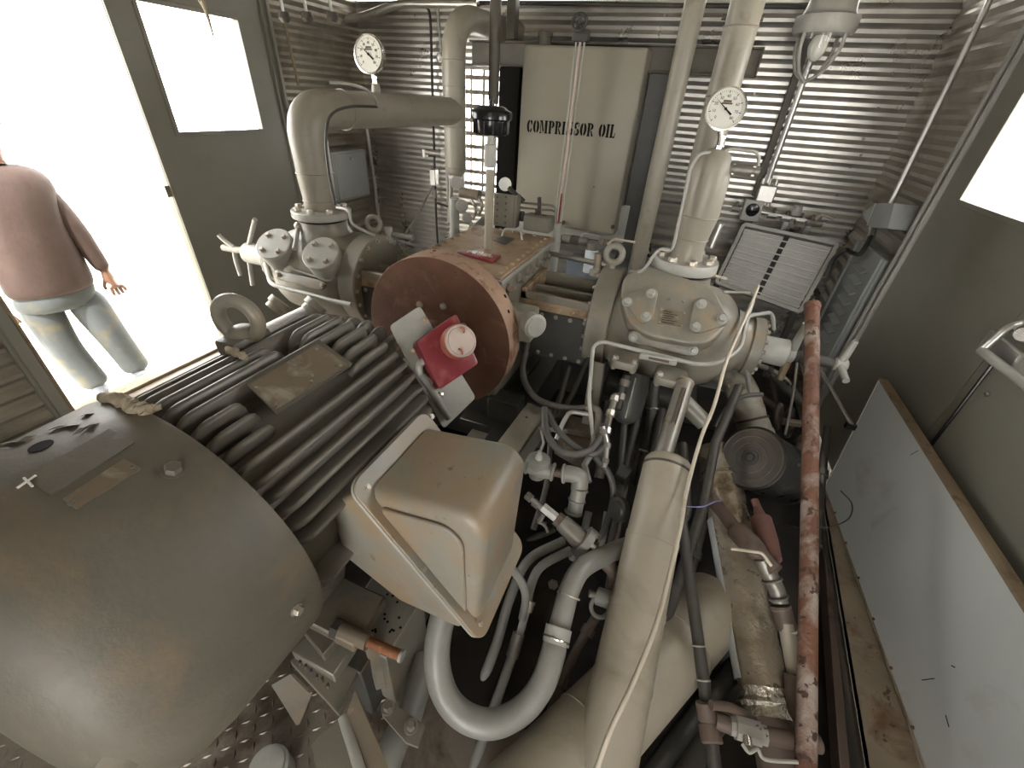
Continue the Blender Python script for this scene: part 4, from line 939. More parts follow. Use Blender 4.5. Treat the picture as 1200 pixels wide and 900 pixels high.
M().tube([W(510, 237, y=3.5), W(530, 244, y=3.4)], .009, 8).build('small_tube', m_dkpipe, label='short dark tube running from the wall regulator towards the riser foot', cat='tube')
# right wall-mounted conduits on back wall
cpx = [W(952, 66, y=3.60), W(899, 214, y=3.60)]; cpx[0].x = cpx[1].x = (cpx[0].x + cpx[1].x) / 2
M().tube(cpx, .018, 14).build('wall_conduit', m_galv, label='silver conduit dropping from the caged lamp down the back wall', cat='conduit')
M().box(cpx[1].x - .06, cpx[1].x - .02, 3.66, 3.70, cpx[1].z - .1, 2.2, .004).build('wall_strut', m_beam, label='dark strut behind the silver lamp conduit on the back wall', cat='strut')
# explosion-proof caged lamp
lc = W(972, 30, y=3.35); S = 1.0
lm = thing('caged_lamp', (lc.x, 3.35, lc.z), 'grey explosion-proof lamp with clear globe and wire cage at the top right', 'lamp')
zl = W(965, 33, y=3.35).z; xl = W(966, 33, y=3.35).x
M().lathe((xl, 3.35, zl - .03), (0, 0, 1), [(0, .12), (0, .14), (.02, .152), (.075, .150), (.085, .125), (.10, .12), (.26, .088), (.34, .07)], 40).build('lamp_housing', m_pale, lm, smooth=50)
M().lathe((xl, 3.35, zl - .03), (0, 0, -1), [(0, .11), (.05, .105), (.12, .085), (.18, .05), (.20, .01)], 32).build('glass_globe', m_glass, lm)
mb = M(); mb.sphere((xl, 3.35, zl - .08), .045, sz=1.4); mb.build('bulb', m_dial, lm)
for i in range(4):
    a = PI / 4 + i * PI / 2; u = Vector((math.cos(a), math.sin(a), 0)); c = Vector((xl, 3.35, zl))
    M().tube(cat([c + u * .135 - Vector((0, 0, .03)), c + u * .13 - Vector((0, 0, .10)), c + u * .08 - Vector((0, 0, .19)), c - Vector((0, 0, .235)) + u * .005], 5), .009, 8).build('cage_wire', m_pale, lm)
M().box(xl + .07, xl + .15, 3.25, 3.33, zl + .13, zl + .30, .02, 2).build('red_cap', m_red, lm)
M().tube([(xl, 3.35, zl + .28), (xl, 3.35, 2.42)], .03, 14).build('hanger', m_pale, lm)
# switch fitting under the conduit, and valve row
sf = thing('conduit_switch', W(893, 235, y=3.6), 'grey conduit switch block with a round black button on the back wall', 'switch')
c = W(898, 226, y=3.58); M().box(c.x - .055, c.x + .055, 3.55, 3.65, c.z - .06, c.z + .05, .008).build('body', m_galv, sf)
for i in range(3):
    for s_ in (-1, 1): M().cyl((c.x - .04 + i * .04, 3.6, c.z + s_ * .05), (c.x - .04 + i * .04, 3.6, c.z + s_ * .085), .014, seg=10).build('hub', m_galv, sf)
c = W(881, 247, y=3.55); M().box(c.x - .06, c.x + .06, 3.54, 3.60, c.z - .07, c.z + .07, .006).build('button_box', m_pale, sf); M().lathe((c.x, 3.54, c.z + .01), (0, -1, 0), [(0, .042), (.02, .042), (.024, .036)], 24).build('button', m_black, sf)
rv = thing('valve_manifold', W(935, 258, y=3.58), 'row of small silver valves and tubes above the wire mesh panel', 'valves')
M().tube([W(846, 240, y=3.6), W(966, 262, y=3.6)], .011, 10).build('manifold_tube', m_galv, rv)
for px in (862, 905, 921, 937, 950, 958):
    p = W(px, 242 + (px - 846) * .18, y=3.6); M().cyl(p - Vector((.028, 0, 0)), p + Vector((.028, 0, 0)), .024, seg=8).build('fitting', m_galv if px % 2 else m_steel, rv); M().cyl(p, p + Vector((0, -.01, .05)), .011, seg=8).build('stem', m_steel, rv)
p = W(932, 252, y=3.58); M().cyl(p, p + Vector((0, 0, .06)), .034, .026).build('bonnet', m_pale, rv)
M().tube(cat([W(956, 258, y=3.55), W(964, 252, y=3.55), W(978, 257, y=3.55)], 5), .009, 8).build('handle', m_pale, rv)
for px, py in ((884, 262), (918, 268), (945, 270)): p = W(px, py, y=3.62); M().box(p.x - .018, p.x + .018, 3.6, 3.64, p.z - .09, p.z + .05, .003).build('bracket', m_galv, rv)
# wire mesh panel
TLq, TRq, BRq, BLq = W(873, 266, y=3.38), W(977, 288, y=3.30), W(936, 363, y=3.12), W(842, 330, y=3.20)
ms = thing('mesh_panel', BLq, 'white wire mesh guard panel leaning before the back wall, right', 'guard panel')
bl_ = lambda u, v: TLq * (1 - u) * (1 - v) + TRq * u * (1 - v) + BRq * u * v + BLq * (1 - u) * v
nm = (TRq - TLq).cross(BLq - TLq).normalized(); nm = -nm if nm.y > 0 else nm
mb = M(); 
for (a, b) in (((0, 0), (1, 0)), ((1, 0), (1, 1)), ((1, 1), (0, 1)), ((0, 1), (0, 0))):
    p, q = bl_(*a), bl_(*b); d_ = (q - p); mb.obox(p - nm * .03 - d_.normalized() * .01, d_ + d_.normalized() * .02, nm * .05, nm.cross(d_).normalized() * .022)
mb.build('frame', m_pale, ms)
def wires(u0, u1, nu, nv_, nm_):
    mb = M()
    for i in range(nu + 1):
        u = u0 + (u1 - u0) * i / nu; mb.tube([bl_(u, .04), bl_(u, .98)], .0032, 4)
    for j in range(nv_ + 1):
        v = .04 + .94 * j / nv_; mb.tube([bl_(u0, v) + nm * .004, bl_(u1, v) + nm * .004], .0032, 4)
    mb.build(nm_, m_mesh, ms)
wires(.02, .46, 30, 34, 'wire_mesh'); wires(.53, .98, 30, 34, 'wire_mesh')
for j in range(9):
    v = .1 + .86 * j / 8; M().tube([bl_(.01, v) + nm * .01, bl_(.99, v) + nm * .01], .005, 6).build('stiffener_rod', m_mesh, ms)
M().prism([bl_(.465, 0), bl_(.525, 0), bl_(.525, 1), bl_(.465, 1)], -nm * .01).build('centre_strap', m_black, ms)
M().prism([bl_(0, 0) - nm * .09, bl_(1, 0) - nm * .09, bl_(1, 1) - nm * .09, bl_(0, 1) - nm * .09], -nm * .02).build('core', m_blueg, ms)
for q in (BLq, BRq): M().box(q.x - .02, q.x + .02, q.y + .03, q.y + .07, .0, q.z + .05, .003).build('leg', m_paintd, ms)
M().prism([bl_(-.05, 0), bl_(0, 0), bl_(0, 1), bl_(-.05, 1)], -nm * .10).build('side_channel', m_paintd, ms)
# ------------------------------------------------------------------ left wall items
eb = thing('enclosure', (XL + .1, 3.4, .75), 'blue-grey electrical enclosure on the left wall below the elbow pipe', 'electrical box')
ea, ec_ = W(388, 178, x=XL + .16), W(428, 176, x=XL + .16); ed = W(400, 236, x=XL + .16)
M().box(XL + .02, XL + .16, ea.y, ec_.y, ed.z, (ea.z + ec_.z) / 2, .008, 2).build('box', m_grbox, eb)
M().box(XL + .155, XL + .168, ea.y + .012, ec_.y - .012, ed.z + .012, (ea.z + ec_.z) / 2 - .012, .004).build('door', m_grbox, eb)
M().hexa(W(412, 186, x=XL + .17), (1, 0, 0), .012, .01).build('latch', m_galv, eb)
M().tube([W(429, 145, x=XL + .06), W(445, 262, x=XL + .06)], .016, 12).build('corner_conduit', m_galv, label='silver conduit running down the left back corner of the room', cat='conduit')
M().tube([W(330, 10, x=XL + .06), W(350, 100, x=XL + .06)], .010, 10).build('thin_conduit', m_sill, label='thin tan conduit running down the wall right of the left door', cat='conduit')
for i, (px, lb) in enumerate(((329, 'leftmost of the three small hooks hanging at the top left'), (356, 'middle one of the three small hooks hanging at the top left'), (386, 'rightmost of the three small hooks hanging at the top left'))):
    p = W(px, 0, x=XL + .35 + i * .08); p2 = W(px + 3, 14, x=XL + .35 + i * .08); h_ = thing('ceiling_hook', p2, 'silver ' + lb, 'hook')
    M().tube([p + Vector((0, 0, .15)), p, p2], .009, 8).build('rod', m_galv, h_); M().lathe(p2, (0, 0, -1), [(0, .03), (.03, .035), (.05, .02)], 12).build('socket', m_dkpipe, h_)
M().tube(cat([W(236, 0, x=XL + .12), W(241, 12, x=XL + .12), W(246, 28, x=XL + .13), W(250, 42, x=XL + .13)], 4), [.018, .016, .014, .012, .01, .009, .009, .008, .007, .006, .006, .005, .005][:13], 8).build('twine', m_rag, label='frayed twine hanging in front of the left door window', cat='twine')
# ------------------------------------------------------------------ right wall items
M().tube([W(1160, 0, x=XR - .05), W(1044, 238, x=XR - .05)], .014, 12).build('wall_conduit', m_galv, label='silver conduit on the right wall leading down to the junction box', cat='conduit')
jb = thing('junction_box', W(1028, 250, x=XR - .06), 'grey junction box with pointed side on the right wall', 'junction box')
c = W(1030, 252, x=XR - .07)
def rwp(pts, x): return [W(a, b, x=x) for a, b in pts]
JP = [(1025, 238), (1048, 238), (1040, 268), (1018, 266), (1010, 250)]
M().prism(rwp(JP, XR - .13), (.11, 0, 0), .004).build('body', m_grbox, jb)
M().tube([W(1026, 239, x=XR - .13), W(1016, 264, x=XR - .13)], .004, 6).build('lid_seam', m_pale, jb)
M().cyl(W(1023, 266, x=XR - .08), W(1021, 278, x=XR - .08), .020, seg=12).build('cable_gland', m_chrome, jb)
M().tube(cat([W(1021, 276, x=XR - .08), W(1015, 288, x=XR - .1), W(1007, 298, x=XR - .12), W(998, 296, x=XR - .14), W(990, 293, x=XR - .2), W(976, 305, x=XR - .22), W(968, 325, x=XR - .22)], 6), .013, 10).build('black_cable', m_blackh, label='thick black cable curling down from the junction box', cat='cable')
lv = thing('louvre_panel', W(985, 410, x=XR - .03), 'grey louvred wall heater panel low on the right wall beside the door frame', 'heater')
LP = [W(1017, 285, x=XR - .05), W(1044, 301, x=XR - .05), W(975, 425, x=XR - .05), W(945, 400, x=XR - .05)]
y0_, y1_ = LP[1].y, LP[0].y; z1_ = LP[0].z
M().box(XR - .07, XR - .0, 2.86, 3.34, .15, z1_ , .006).build('casing', m_grbox, lv)
M().box(XR - .085, XR - .07, 2.86, 2.885, .15, z1_, .003).build('edge_flange', m_grbox, lv); M().box(XR - .085, XR - .07, 3.31, 3.34, .15, z1_, .003).build('edge_flange', m_grbox, lv)
for i in range(11):
    z = z1_ - .10 - i * .065; M().prism([(XR - .07, 0, z), (XR - .105, 0, z - .018), (XR - .10, 0, z - .024), (XR - .07, 0, z - .01)], (0, .14, 0)).v
    mb = M(); mb.prism([(XR - .07, 2.99, z), (XR - .10, 2.99, z - .018), (XR - .095, 2.99, z - .024), (XR - .07, 2.99, z - .01)], (0, .17, 0)); mb.build('louvre', m_grbox, lv)
M().box(XR - .22, XR - .18, 2.98, 3.02, .1, .75, .004).build('angle_strut', m_black, label='black strut behind the rusty post beside the right door frame', cat='strut') if False else None
# leaning pale panel
pb0, pb1 = W(1122, 1010, z=.16), W(966, 572, z=.16)
pt0, pt1 = W(1300, 878, x=1.0), W(1030, 446, x=1.0)
pn = thing('sheet_metal_panel', (pb0 + pb1) / 2, 'long pale sheet metal panel with tan edges leaning by the right door', 'panel')
nn = (pt0 - pb0).cross(pb1 - pb0).normalized(); nn = -nn if nn.x > 0 else nn
M().prism([pb0, pb1, pt1, pt0], -nn * .012, .001, 1).build('sheet', m_white, pn)
def strip(a, b, wv, th, mt, name): 
    d_ = b - a; return M().obox(a, d_, wv, th, .001).build(name, mt, pn)
e_ = (pt1 - pb1).normalized()
strip(pt0 + nn * .002, pt1 + nn * .002, -nn * .035, e_ * .012, m_sill, 'top_flange')
strip(pb1 + nn * .002, pt1 + nn * .002, -nn * .03, (pt1 - pt0).normalized() * .008, m_pale, 'end_flange')
strip(pb0 + nn * .0015, pb1 + nn * .0015, nn * .003, e_ * .010, m_tanr, 'rusty_seam')
for i in range(7):
    p = pb0.lerp(pb1, .08 + i * .13) + nn * .004 + e_ * .016; M().hexa(p, nn, .004, .003).build('screw', m_brownpipe, pn)
for (a, b), (c, d_) in (((1080, 797), (1095, 795)), ((1108, 838), (1112, 852)), ((1067, 533), (1076, 528)), ((1115, 780), (1119, 782))):
    M().tube([plane_pt(a, b, pb0 + nn * .0005, nn), plane_pt(c, d_, pb0 + nn * .0005, nn)], .0012, 4).build('scratch', m_ink, pn)
M().tube([W(958, 428, d=2.0), W(998, 498, d=1.92)], .009, 6).build('flat_bar', m_beam, label='dark flat bar resting against the top corner of the pale panel', cat='bar')
c = W(997, 499, d=1.92); M().box(c.x - .02, c.x + .02, c.y - .01, c.y + .01, c.z - .015, c.z + .01).build('bracket', m_black, label='small black clip where the dark bar meets the pale panel', cat='bracket')
# tan rusty ledge and boards along the skid edge
lg = thing('skid_edge_channel', W(1010, 800, z=.14), 'tan rust-stained channel running along the floor beside the pale panel', 'channel')
LG = [W(962, 577, z=.15), W(976, 575, z=.15), W(1088, 925, z=.15), W(1018, 925, z=.15)]
M().prism(LG, (0, 0, -.02), .002, 1).build('top_flange', m_tanr, lg)
M().prism([LG[0], LG[3], LG[3] + Vector((0, 0, -.12)), LG[0] + Vector((0, 0, -.12))], (.012, 0, 0)).build('web', m_galv, lg)
for k, (a, b, lb) in enumerate((((966, 640), (1000, 925), 'brown wooden board on edge between rusty post and tan channel'), ((958, 650), (975, 925), 'narrow dark board on edge right beside the rusty post'))):
    p, q = W(*a, z=.05), W(*b, z=.05); M().obox(p, q - p, Vector((.025, 0, 0)), Vector((0, 0, .055)), .002).build('board', m_brownpipe if k else m_sill, label=lb, cat='board')
# rusty leaning post
rp0, rp1 = W(952, 360, d=1.66), W(944, 930, d=1.06)
po = thing('rusty_post', rp1, 'rusty peeling steel pipe post standing upright in front at the right', 'post')
M().tube([rp1, rp0], .0245, 24).build('pipe', m_rustp, po)
M().lathe(rp0, (rp0 - rp1), [(-.01, .026), (0, .029), (.012, .029), (.018, .02)], 20).build('end_cap', m_rustp, po)
# black canister
cf = W(880, 536, d=1.62); cbk = W(962, 592, d=1.80); ca = (cbk - cf).normalized()
ca = (ca + Vector((.05, .30, -.10))).normalized()
cn = thing('black_canister', cf + ca * .15, 'black drum-shaped filter canister with ringed end lid beside the foil pipe', 'canister')
M().lathe(cf, ca, [(0, .02), (0, .118), (.004, .124), (.012, .124), (.014, .119), (.30, .121), (.31, .10)], 64).build('drum', m_black if False else mat('worn_black_drum', (.022, .022, .021), .3, dirt=(.14, .135, .12), damt=.3, dscale=5), cn, smooth=45)
mb = M()
for R_ in (.112, .085, .058, .036): mb.torus(cf - ca * .001, ca, R_, .0035, 48, 8)
mb.build('lid_ring', mat('lid_brown', (.10, .085, .07), .5, dirt=(.16, .13, .10), damt=.5), cn)
M().lathe(cf - ca * .0015, -ca, [(-.002, .112), (0, .112), (.001, 0)], 48).build('lid', mat('lid_dusty', (.075, .065, .055), .5, dirt=(.12, .10, .08), damt=.5), cn)
M().lathe(cf, -ca, [(0, .03), (.006, .028), (.006, .018), (.003, .016), (.010, .014), (.012, .0)], 32).build('lid_boss', m_dkpipe, cn)
p, = [W(914, 546, d=1.60)]; M().cyl(p, p + Vector((.0, -.002, .012)), .006).build('plug', m_ink, cn)
mb = M(); mb.torus(cf + ca * .31, ca, .10, .012, 40, 8); mb.torus(cf + ca * .35, ca, .085, .01, 40, 8); mb.build('end_ring', m_pale, cn)
M().tube(cat([W(915, 614, d=1.6), W(945, 619, d=1.5), W(975, 617, d=1.55), W(995, 607, d=1.6), W(998, 590, d=1.65), W(985, 575, d=1.7)], 5), .0025, 6).build('tie_wire', m_dkpipe, label='thin wire looped from the canister to the pale panel', cat='wire')
# ------------------------------------------------------------------ insulated pipes
fo = thing('insulated_pipe', W(905, 850, d=1.30), 'long foil-jacketed insulated pipe with torn lower end, slanting down right', 'pipe')
F0, F1 = W(838, 528, d=1.80), W(902, 842, d=1.25)
def rough_tube(pts, r, amp, seg=28, sd=1, n=26):
    rnd = random.Random(sd); P = []; L = len(pts) - 1
    for i in range(n + 1):
        t = i / n * L; k = min(int(t), L - 1); P.append(pts[k].lerp(pts[k + 1], t - k))
    mb = M().tube(P, [r * (1 + rnd.uniform(-amp, amp)) for _ in P], seg)
    for i, v in enumerate(mb.v): mb.v[i] = v + Vector((rnd.uniform(-1, 1), rnd.uniform(-1, 1), rnd.uniform(-1, 1))) * r * amp * .5
    return mb
rough_tube([F0, F1], .072, .035, n=30).build('foil_jacket', m_foil, fo, smooth=50)
rough_tube([F0 - (F1 - F0) * .0, F0.lerp(F1, .13)], .076, .03, n=6, sd=4).build('pale_wrap', m_wrap, fo, smooth=60)
dF = (F1 - F0).normalized()
mb = M().torus(F0.lerp(F1, .15), dF, .0745, .006, 36, 8); mb.build('tape_band', m_tanr, fo)
sdv = (CAM - F0.lerp(F1, .5)).normalized().cross(dF).normalized()
sdv = sdv if sdv.dot(RGT) < 0 else -sdv
def shell(p0, p1, r, a0, a1, refv, mt, name, par, n=10):
    d_ = (p1 - p0).normalized(); u = (refv - d_ * refv.dot(d_)).normalized(); v = d_.cross(u); vs = []; fs = []
    for p in (p0, p1):
        for i in range(n + 1):
            a = a0 + (a1 - a0) * i / n
            for rr in (r, r + .003): vs.append(p + (u * math.cos(a) + v * math.sin(a)) * rr)
    m_ = 2 * (n + 1)
    for i in range(n):
        b = 2 * i; fs += [(b + 1, b + 3, m_ + b + 3, m_ + b + 1), (b, m_ + b, m_ + b + 2, b + 2), (b, b + 2, b + 3, b + 1), (m_ + b, m_ + b + 1, m_ + b + 3, m_ + b + 2)]
    fs += [(0, 1, m_ + 1, m_), (2 * n, m_ + 2 * n, m_ + 2 * n + 1, 2 * n + 1)]
    return M().add(vs, fs).build(name, mt, par)
shell(F0.lerp(F1, .34), F0.lerp(F1, .90), .0755, -.75, .5, sdv, m_white, 'plastic_strip', fo)
shell(F0.lerp(F1, .20), F0.lerp(F1, .84), .0755, 1.5, 1.58, sdv * 1.0, m_ink, 'jacket_seam', fo)
rough_tube([F0.lerp(F1, .92), F0.lerp(F1, 1.0)], .0765, .06, n=6, sd=9).build('crumpled_foil_end', mat('bright_foil', (.62, .58, .50), .22, metal=.8, dirt=(.2, .16, .12), damt=.5, dscale=30, bump=1, bscale=45), fo, smooth=25)
M().tube([F1, F1 + dF * .14], .058, 20).build('bare_end', m_brownpipe, fo)
ue = thing('insulated_elbow', W(885, 500, d=1.85), 'mottled insulation-wrapped elbow pipe dropping from the right cylinder', 'pipe')
rough_tube(cat([W(846, 432, d=1.98), W(862, 445, d=1.96), W(872, 465, d=1.93), W(880, 490, d=1.9), W(893, 530, d=1.88)], 5), .066, .03, n=20, sd=11).build('wrap', m_wrap, ue, smooth=60)
M().torus(W(880, 492, d=1.9), W(893, 530, d=1.88) - W(872, 465, d=1.93), .068, .005, 36, 8).build('tie_wire', m_dkpipe, ue)
rough_tube([W(886, 505, d=1.89), W(892, 524, d=1.88)], .069, .02, n=5, sd=12).build('pale_tape', m_pale, ue)
M().tube(cat([W(838, 500, d=1.75), W(850, 480, d=1.76), W(870, 465, d=1.76), W(893, 462, d=1.78)], 5), .010, 8).build('black_tube', m_rubber, label='dark grey tube bent over the mottled insulated elbow', cat='tube')
# ------------------------------------------------------------------ large tan pipe with rod
T0, T1 = W(784, 538, d=1.50), W(700, 935, d=1.06)
tp_ = thing('tan_pipe', T1, 'large smooth tan pipe with clamp bands rising steeply through the middle', 'pipe')
dT = (T0 - T1).normalized(); LT = (T0 - T1).length
M().lathe(T1, dT, [(0, .081), (LT - .04, .081), (LT - .02, .080), (LT - .006, .070), (LT, .05), (LT, .02)], 48).build('jacket', m_tan, tp_, smooth=50)
for t, wd in ((.955, .004), (.69, .010), (.47, .010), (.27, .010)):
    M().lathe(T1 + dT * LT * t - dT * wd, dT, [(0, .0815), (0, .083), (2 * wd, .083), (2 * wd, .0815)], 48).build('band', m_tan if wd > .005 else m_dkpipe, tp_)
R0, R1 = W(779, 527, d=1.49), W(803, 449, d=1.60)
rd = thing('level_tube', R0, 'grey slotted tube sticking up from the top of the large tan pipe', 'tube')
M().tube([R0 - (R1 - R0) * .15, R1], .031, 24).build('tube', m_steel, rd); M().lathe(R1, (R1 - R0), [(-.004, .031), (.0, .033), (.006, .033), (.010, .028)], 24).build('end_disc', m_tanr, rd)
vdir = (CAM - R0).normalized(); dR = (R1 - R0).normalized(); vd = (vdir - dR * vdir.dot(dR)).normalized(); sdd = dR.cross(vd)
for s_ in (-.006, .008): M().tube([R0.lerp(R1, .32) + vd * .030 + sdd * s_, R0.lerp(R1, .86) + vd * .030 + sdd * s_], .0022, 6).build('slot_rail', m_dkpipe, rd)
M().tube([R0.lerp(R1, .34) + vd * .0305 + sdd * .001, R0.lerp(R1, .86) + vd * .0305 + sdd * .001], .004, 6).build('slot', m_brownpipe, rd)
# floor-level wide duct pipe behind
D0, D1 = W(585, 975, z=.14), W(830, 715, z=.14)
wd_ = thing('wide_floor_pipe', D0, 'wide tan pipe lying across the floor behind the large tan pipe', 'pipe')
M().tube([D0, D1.lerp(D0, -.05)], .115, 44).build('jacket', m_tan, wd_)
for t in (.34, .80): M().torus(D0.lerp(D1, t), D1 - D0, .1155, .003, 44, 6).build('band', m_tan, wd_)
# cream cable
M().tube(cat([W(889, 335, d=1.80), W(878, 362, d=1.70), W(862, 398, d=1.62), W(850, 428, d=1.56), W(837, 475, d=1.50), W(822, 512, d=1.44), W(806, 570, d=1.34), W(797, 620, d=1.24), W(783, 680, d=1.14), W(768, 735, d=1.05), W(742, 800, d=.98), W(714, 860, d=.93), W(690, 930, d=.90)], 8), .0062, 12).build('cream_cable', m_cream, label='long cream-coloured cable draped down over the large tan pipe', cat='cable')
M().tube(bend([W(697, 528, d=1.68), W(690, 465, d=1.70), W(695, 405, d=1.70), W(705, 400, d=1.70), W(820, 428, d=1.62), W(845, 425, d=1.62), W(868, 408, d=1.65), W(876, 370, d=1.72), W(905, 366, d=1.85), W(907, 386, d=1.9)], .04), .0085, 10).build('tubing_run', m_pale, label='pale tubing run wrapping under the right cylinder', cat='tube')
M().tube(bend([W(848, 342, d=1.85), W(882, 343, d=1.84), W(884, 350, d=1.80), W(872, 385, d=1.70)], .02), .006, 8).build('thin_tubing', m_pale, label='thin pale tube bent over the cylinder head at right', cat='tube')
p, q = W(750, 414, d=1.64), W(794, 423, d=1.62)
tm = thing('thermometer', p, 'small pale slotted thermometer clipped beneath the right cylinder tubing', 'thermometer')
M().obox(p, q - p, Vector((0, 0, -.025)), Vector((0, .015, 0)), .003).build('case', m_pale, tm); M().obox(p.lerp(q, .25) + Vector((0, -.002, -.006)), (q - p) * .55, Vector((0, 0, -.010)), Vector((0, .004, 0))).build('scale_window', m_brownpipe, tm)
# ------------------------------------------------------------------ skid steelwork
sk = thing('machine_skid', (MX, 1.5, .02), 'dark grey welded steel skid carrying motor and compressor', 'skid')
for nm_, b in (('side_beam', (-.60, -.50, .35, 3.1, .02, .30)), ('side_beam', (-1.22, -1.12, .35, 3.1, .02, .30)), ('cross_beam', (-1.9, .55, 2.3, 2.4, .02, .30))):
    M().box(*b, .004).build(nm_, m_paintd, sk)
M().box(-1.12, -.60, 1.53, 2.3, .12, .31, .004).build('cross_box', m_paintd, sk)
# motor rail plate (light top with holes) under terminal box
a, b, c, d_ = W(446, 672, z=.335), W(494, 703, z=.335), W(462, 748, z=.335), W(408, 722, z=.335)
rl = M().prism([W(440, 668, z=.335), W(496, 700, z=.335), W(452, 772, z=.335), W(398, 740, z=.335)], (0, 0, -.30), .003, 1).build('motor_rail', m_paint, sk)
mb = M()
rr_ = random.Random(5)
for i in range(22):
    p = W(rr_.uniform(428, 470), rr_.uniform(690, 742), z=.336); mb.lathe(p, (0, 0, 1), [(0, .004), (.0008, .003)], 7)
mb.build('oil_spots', m_ink, rl, kind='stuff')
# block of wedge plates under motor foot
wb = thing('motor_foot_bracket', W(385, 770, z=.3), 'grey stepped foot bracket with shims at the motor corner', 'bracket')
M().prism([W(340, 775, z=.30), W(372, 748, z=.30), W(425, 775, z=.30), W(396, 836, z=.30)], (0, 0, -.025), .002, 1).build('shim_plate', m_paint, wb)
M().prism([W(341, 763, z=.35), W(382, 724, z=.35), W(415, 755, z=.35), W(390, 792, z=.35)], (0, 0, -.045), .003, 1).build('foot_block', m_paint, wb)
M().prism([W(352, 735, z=.40), W(392, 700, z=.40), W(398, 745, z=.40), W(378, 768, z=.40)], (0, 0, -.04), .003, 1).build('foot_block', m_motor, wb)
M().prism([W(318, 803, z=.26), W(340, 790, z=.26), W(362, 812, z=.22), W(347, 850, z=.10)], (.006, .006, -.004)).build('gusset', m_motor, wb)
mb = M()
for i in range(6): p = W(352 + i * 6.5, 778 + i * 5 + rr_.uniform(-2, 2), z=.318); mb.hexa(p, (-.4, -.6, .2), .007, .006)
mb.build('weld_spatter', m_dkpipe, wb)
jk = thing('jacking_bolt', W(440, 755, z=.40), 'rusty brown jacking bolt with tan collar beside the motor foot', 'bolt')
J0, J1, J2, J3 = W(400, 738, z=.42), W(432, 752, z=.42), W(445, 758, z=.42), W(469, 768, z=.42)
M().tube([J0, J1], .022, 18).build('collar', m_tag, jk); M().tube([J1, J3], .013, 16).build('threaded_rod', m_oxbolt, jk); M().tube([J3, J3 + (J3 - J1).normalized() * .008], .0155, 16).build('rod_end', m_pale, jk)
M().cyl(J0 - (J1 - J0) * .25, J0, .026, seg=6).build('nut', m_dkpipe, jk)
M().prism([W(424, 748, z=.38), W(442, 756, z=.38), W(452, 803, z=.14), W(440, 806, z=.14)], (.006, -.004, 0)).build('rib', m_paint, jk)
# angle iron at bottom
an_ = thing('angle_iron', W(430, 860, z=.25), 'short worn grey angle iron pointing up at the bottom edge', 'angle iron')
M().prism([W(364, 872, z=.34), W(400, 838, z=.34), W(455, 990, z=.34), W(390, 990, z=.34)], (0, 0, -.012), .002, 1).build('flat_leg', m_paint, an_)
M().prism([W(402, 845, z=.35), W(416, 806, z=.38), W(468, 930, z=.36), W(452, 990, z=.34)], (.008, -.005, -.008), .002, 1).build('raised_leg', m_tag, an_)
M().tube([W(402, 840, z=.35), W(440, 960, z=.35)], .012, 12).build('round_bead', m_pale, an_)
M().lathe(W(318, 903, z=.05), (0, 0, 1), [(-.05, .05), (0, .05), (.03, .05), (.035, .043), (.05, .043), (.055, .035)], 32).build('capped_fitting', m_pale, label='round pale capped fitting on the diamond plate floor at the bottom edge', cat='fitting')
pc = thing('clamped_pipe', W(480, 850, z=.1), 'pale pipe held by a bolted clamp at the bottom left of the conduits', 'pipe')
M().tube([W(500, 770, z=.12), W(480, 838, z=.12), W(462, 872, z=.12), W(440, 930, z=.12)], [.038, .038, .038, .038], 20).build('pipe', m_hose, pc)
M().tube([W(468, 852, z=.15), W(484, 868, z=.15)], .01, 8).build('clamp', m_black, pc)
M().prism([W(455, 820, z=.2), W(498, 850, z=.2), W(490, 875, z=.2), W(476, 870, z=.2), W(448, 838, z=.2)], (0, 0, -.015)).build('clamp_plate', m_paint, pc)
for a, b in ((455, 830), (482, 852)): M().hexa(W(a, b, z=.21), (0, 0, 1), .012, .02).build('bolt', m_galv, pc); M().lathe(W(a, b, z=.20), (0, 0, 1), [(0, .019), (.006, .019)], 16).build('washer', m_galv, pc)
# inclined tan cross beam
cbm = thing('support_beam', W(600, 512, d=1.72), 'pale tan flat support beam slanting up from behind the terminal box', 'beam')
B0, B1, B2, B3 = W(566, 540, z=.47), W(596, 552, z=.47), W(643, 482, z=.47), W(619, 471, z=.47)
dl = (B3 - B0)
M().prism([B0 - dl * .7, B1 - dl * .7, B2, B3], (0, 0, -.012), .002, 1).build('flange', m_paint, cbm)
M().prism([B1 - dl * .7, B2, B2 - Vector((0, 0, .12)), B1 - dl * .7 - Vector((0, 0, .12))], (-.008, 0, 0)).build('web', m_paint, cbm)
M().hexa(W(617, 489, z=.47), (0, 0, 1), .005, .004).build('screw', m_dkpipe, cbm)
# pedestal blocks under flywheel bearing
pd_ = thing('bearing_pedestal', W(598, 500, y=1.62), 'dark grey square pedestal under the flywheel right edge', 'pedestal')
c0 = W(577, 470, y=1.56); c1 = W(612, 470, y=1.56); 
M().box(c0.x, c1.x, 1.50, 1.60, .30, c0.z + .06, .004).build('block', m_paintd, pd_)
M().box(c0.x - .12, c1.x + .16, 1.44, 1.75, .26, .30, .004).build('base_plate', m_paintd, pd_)
M().box(c0.x - .05, c0.x + .10, 1.36, 1.44, .05, .26, .004).build('web_plate', m_paint, pd_)
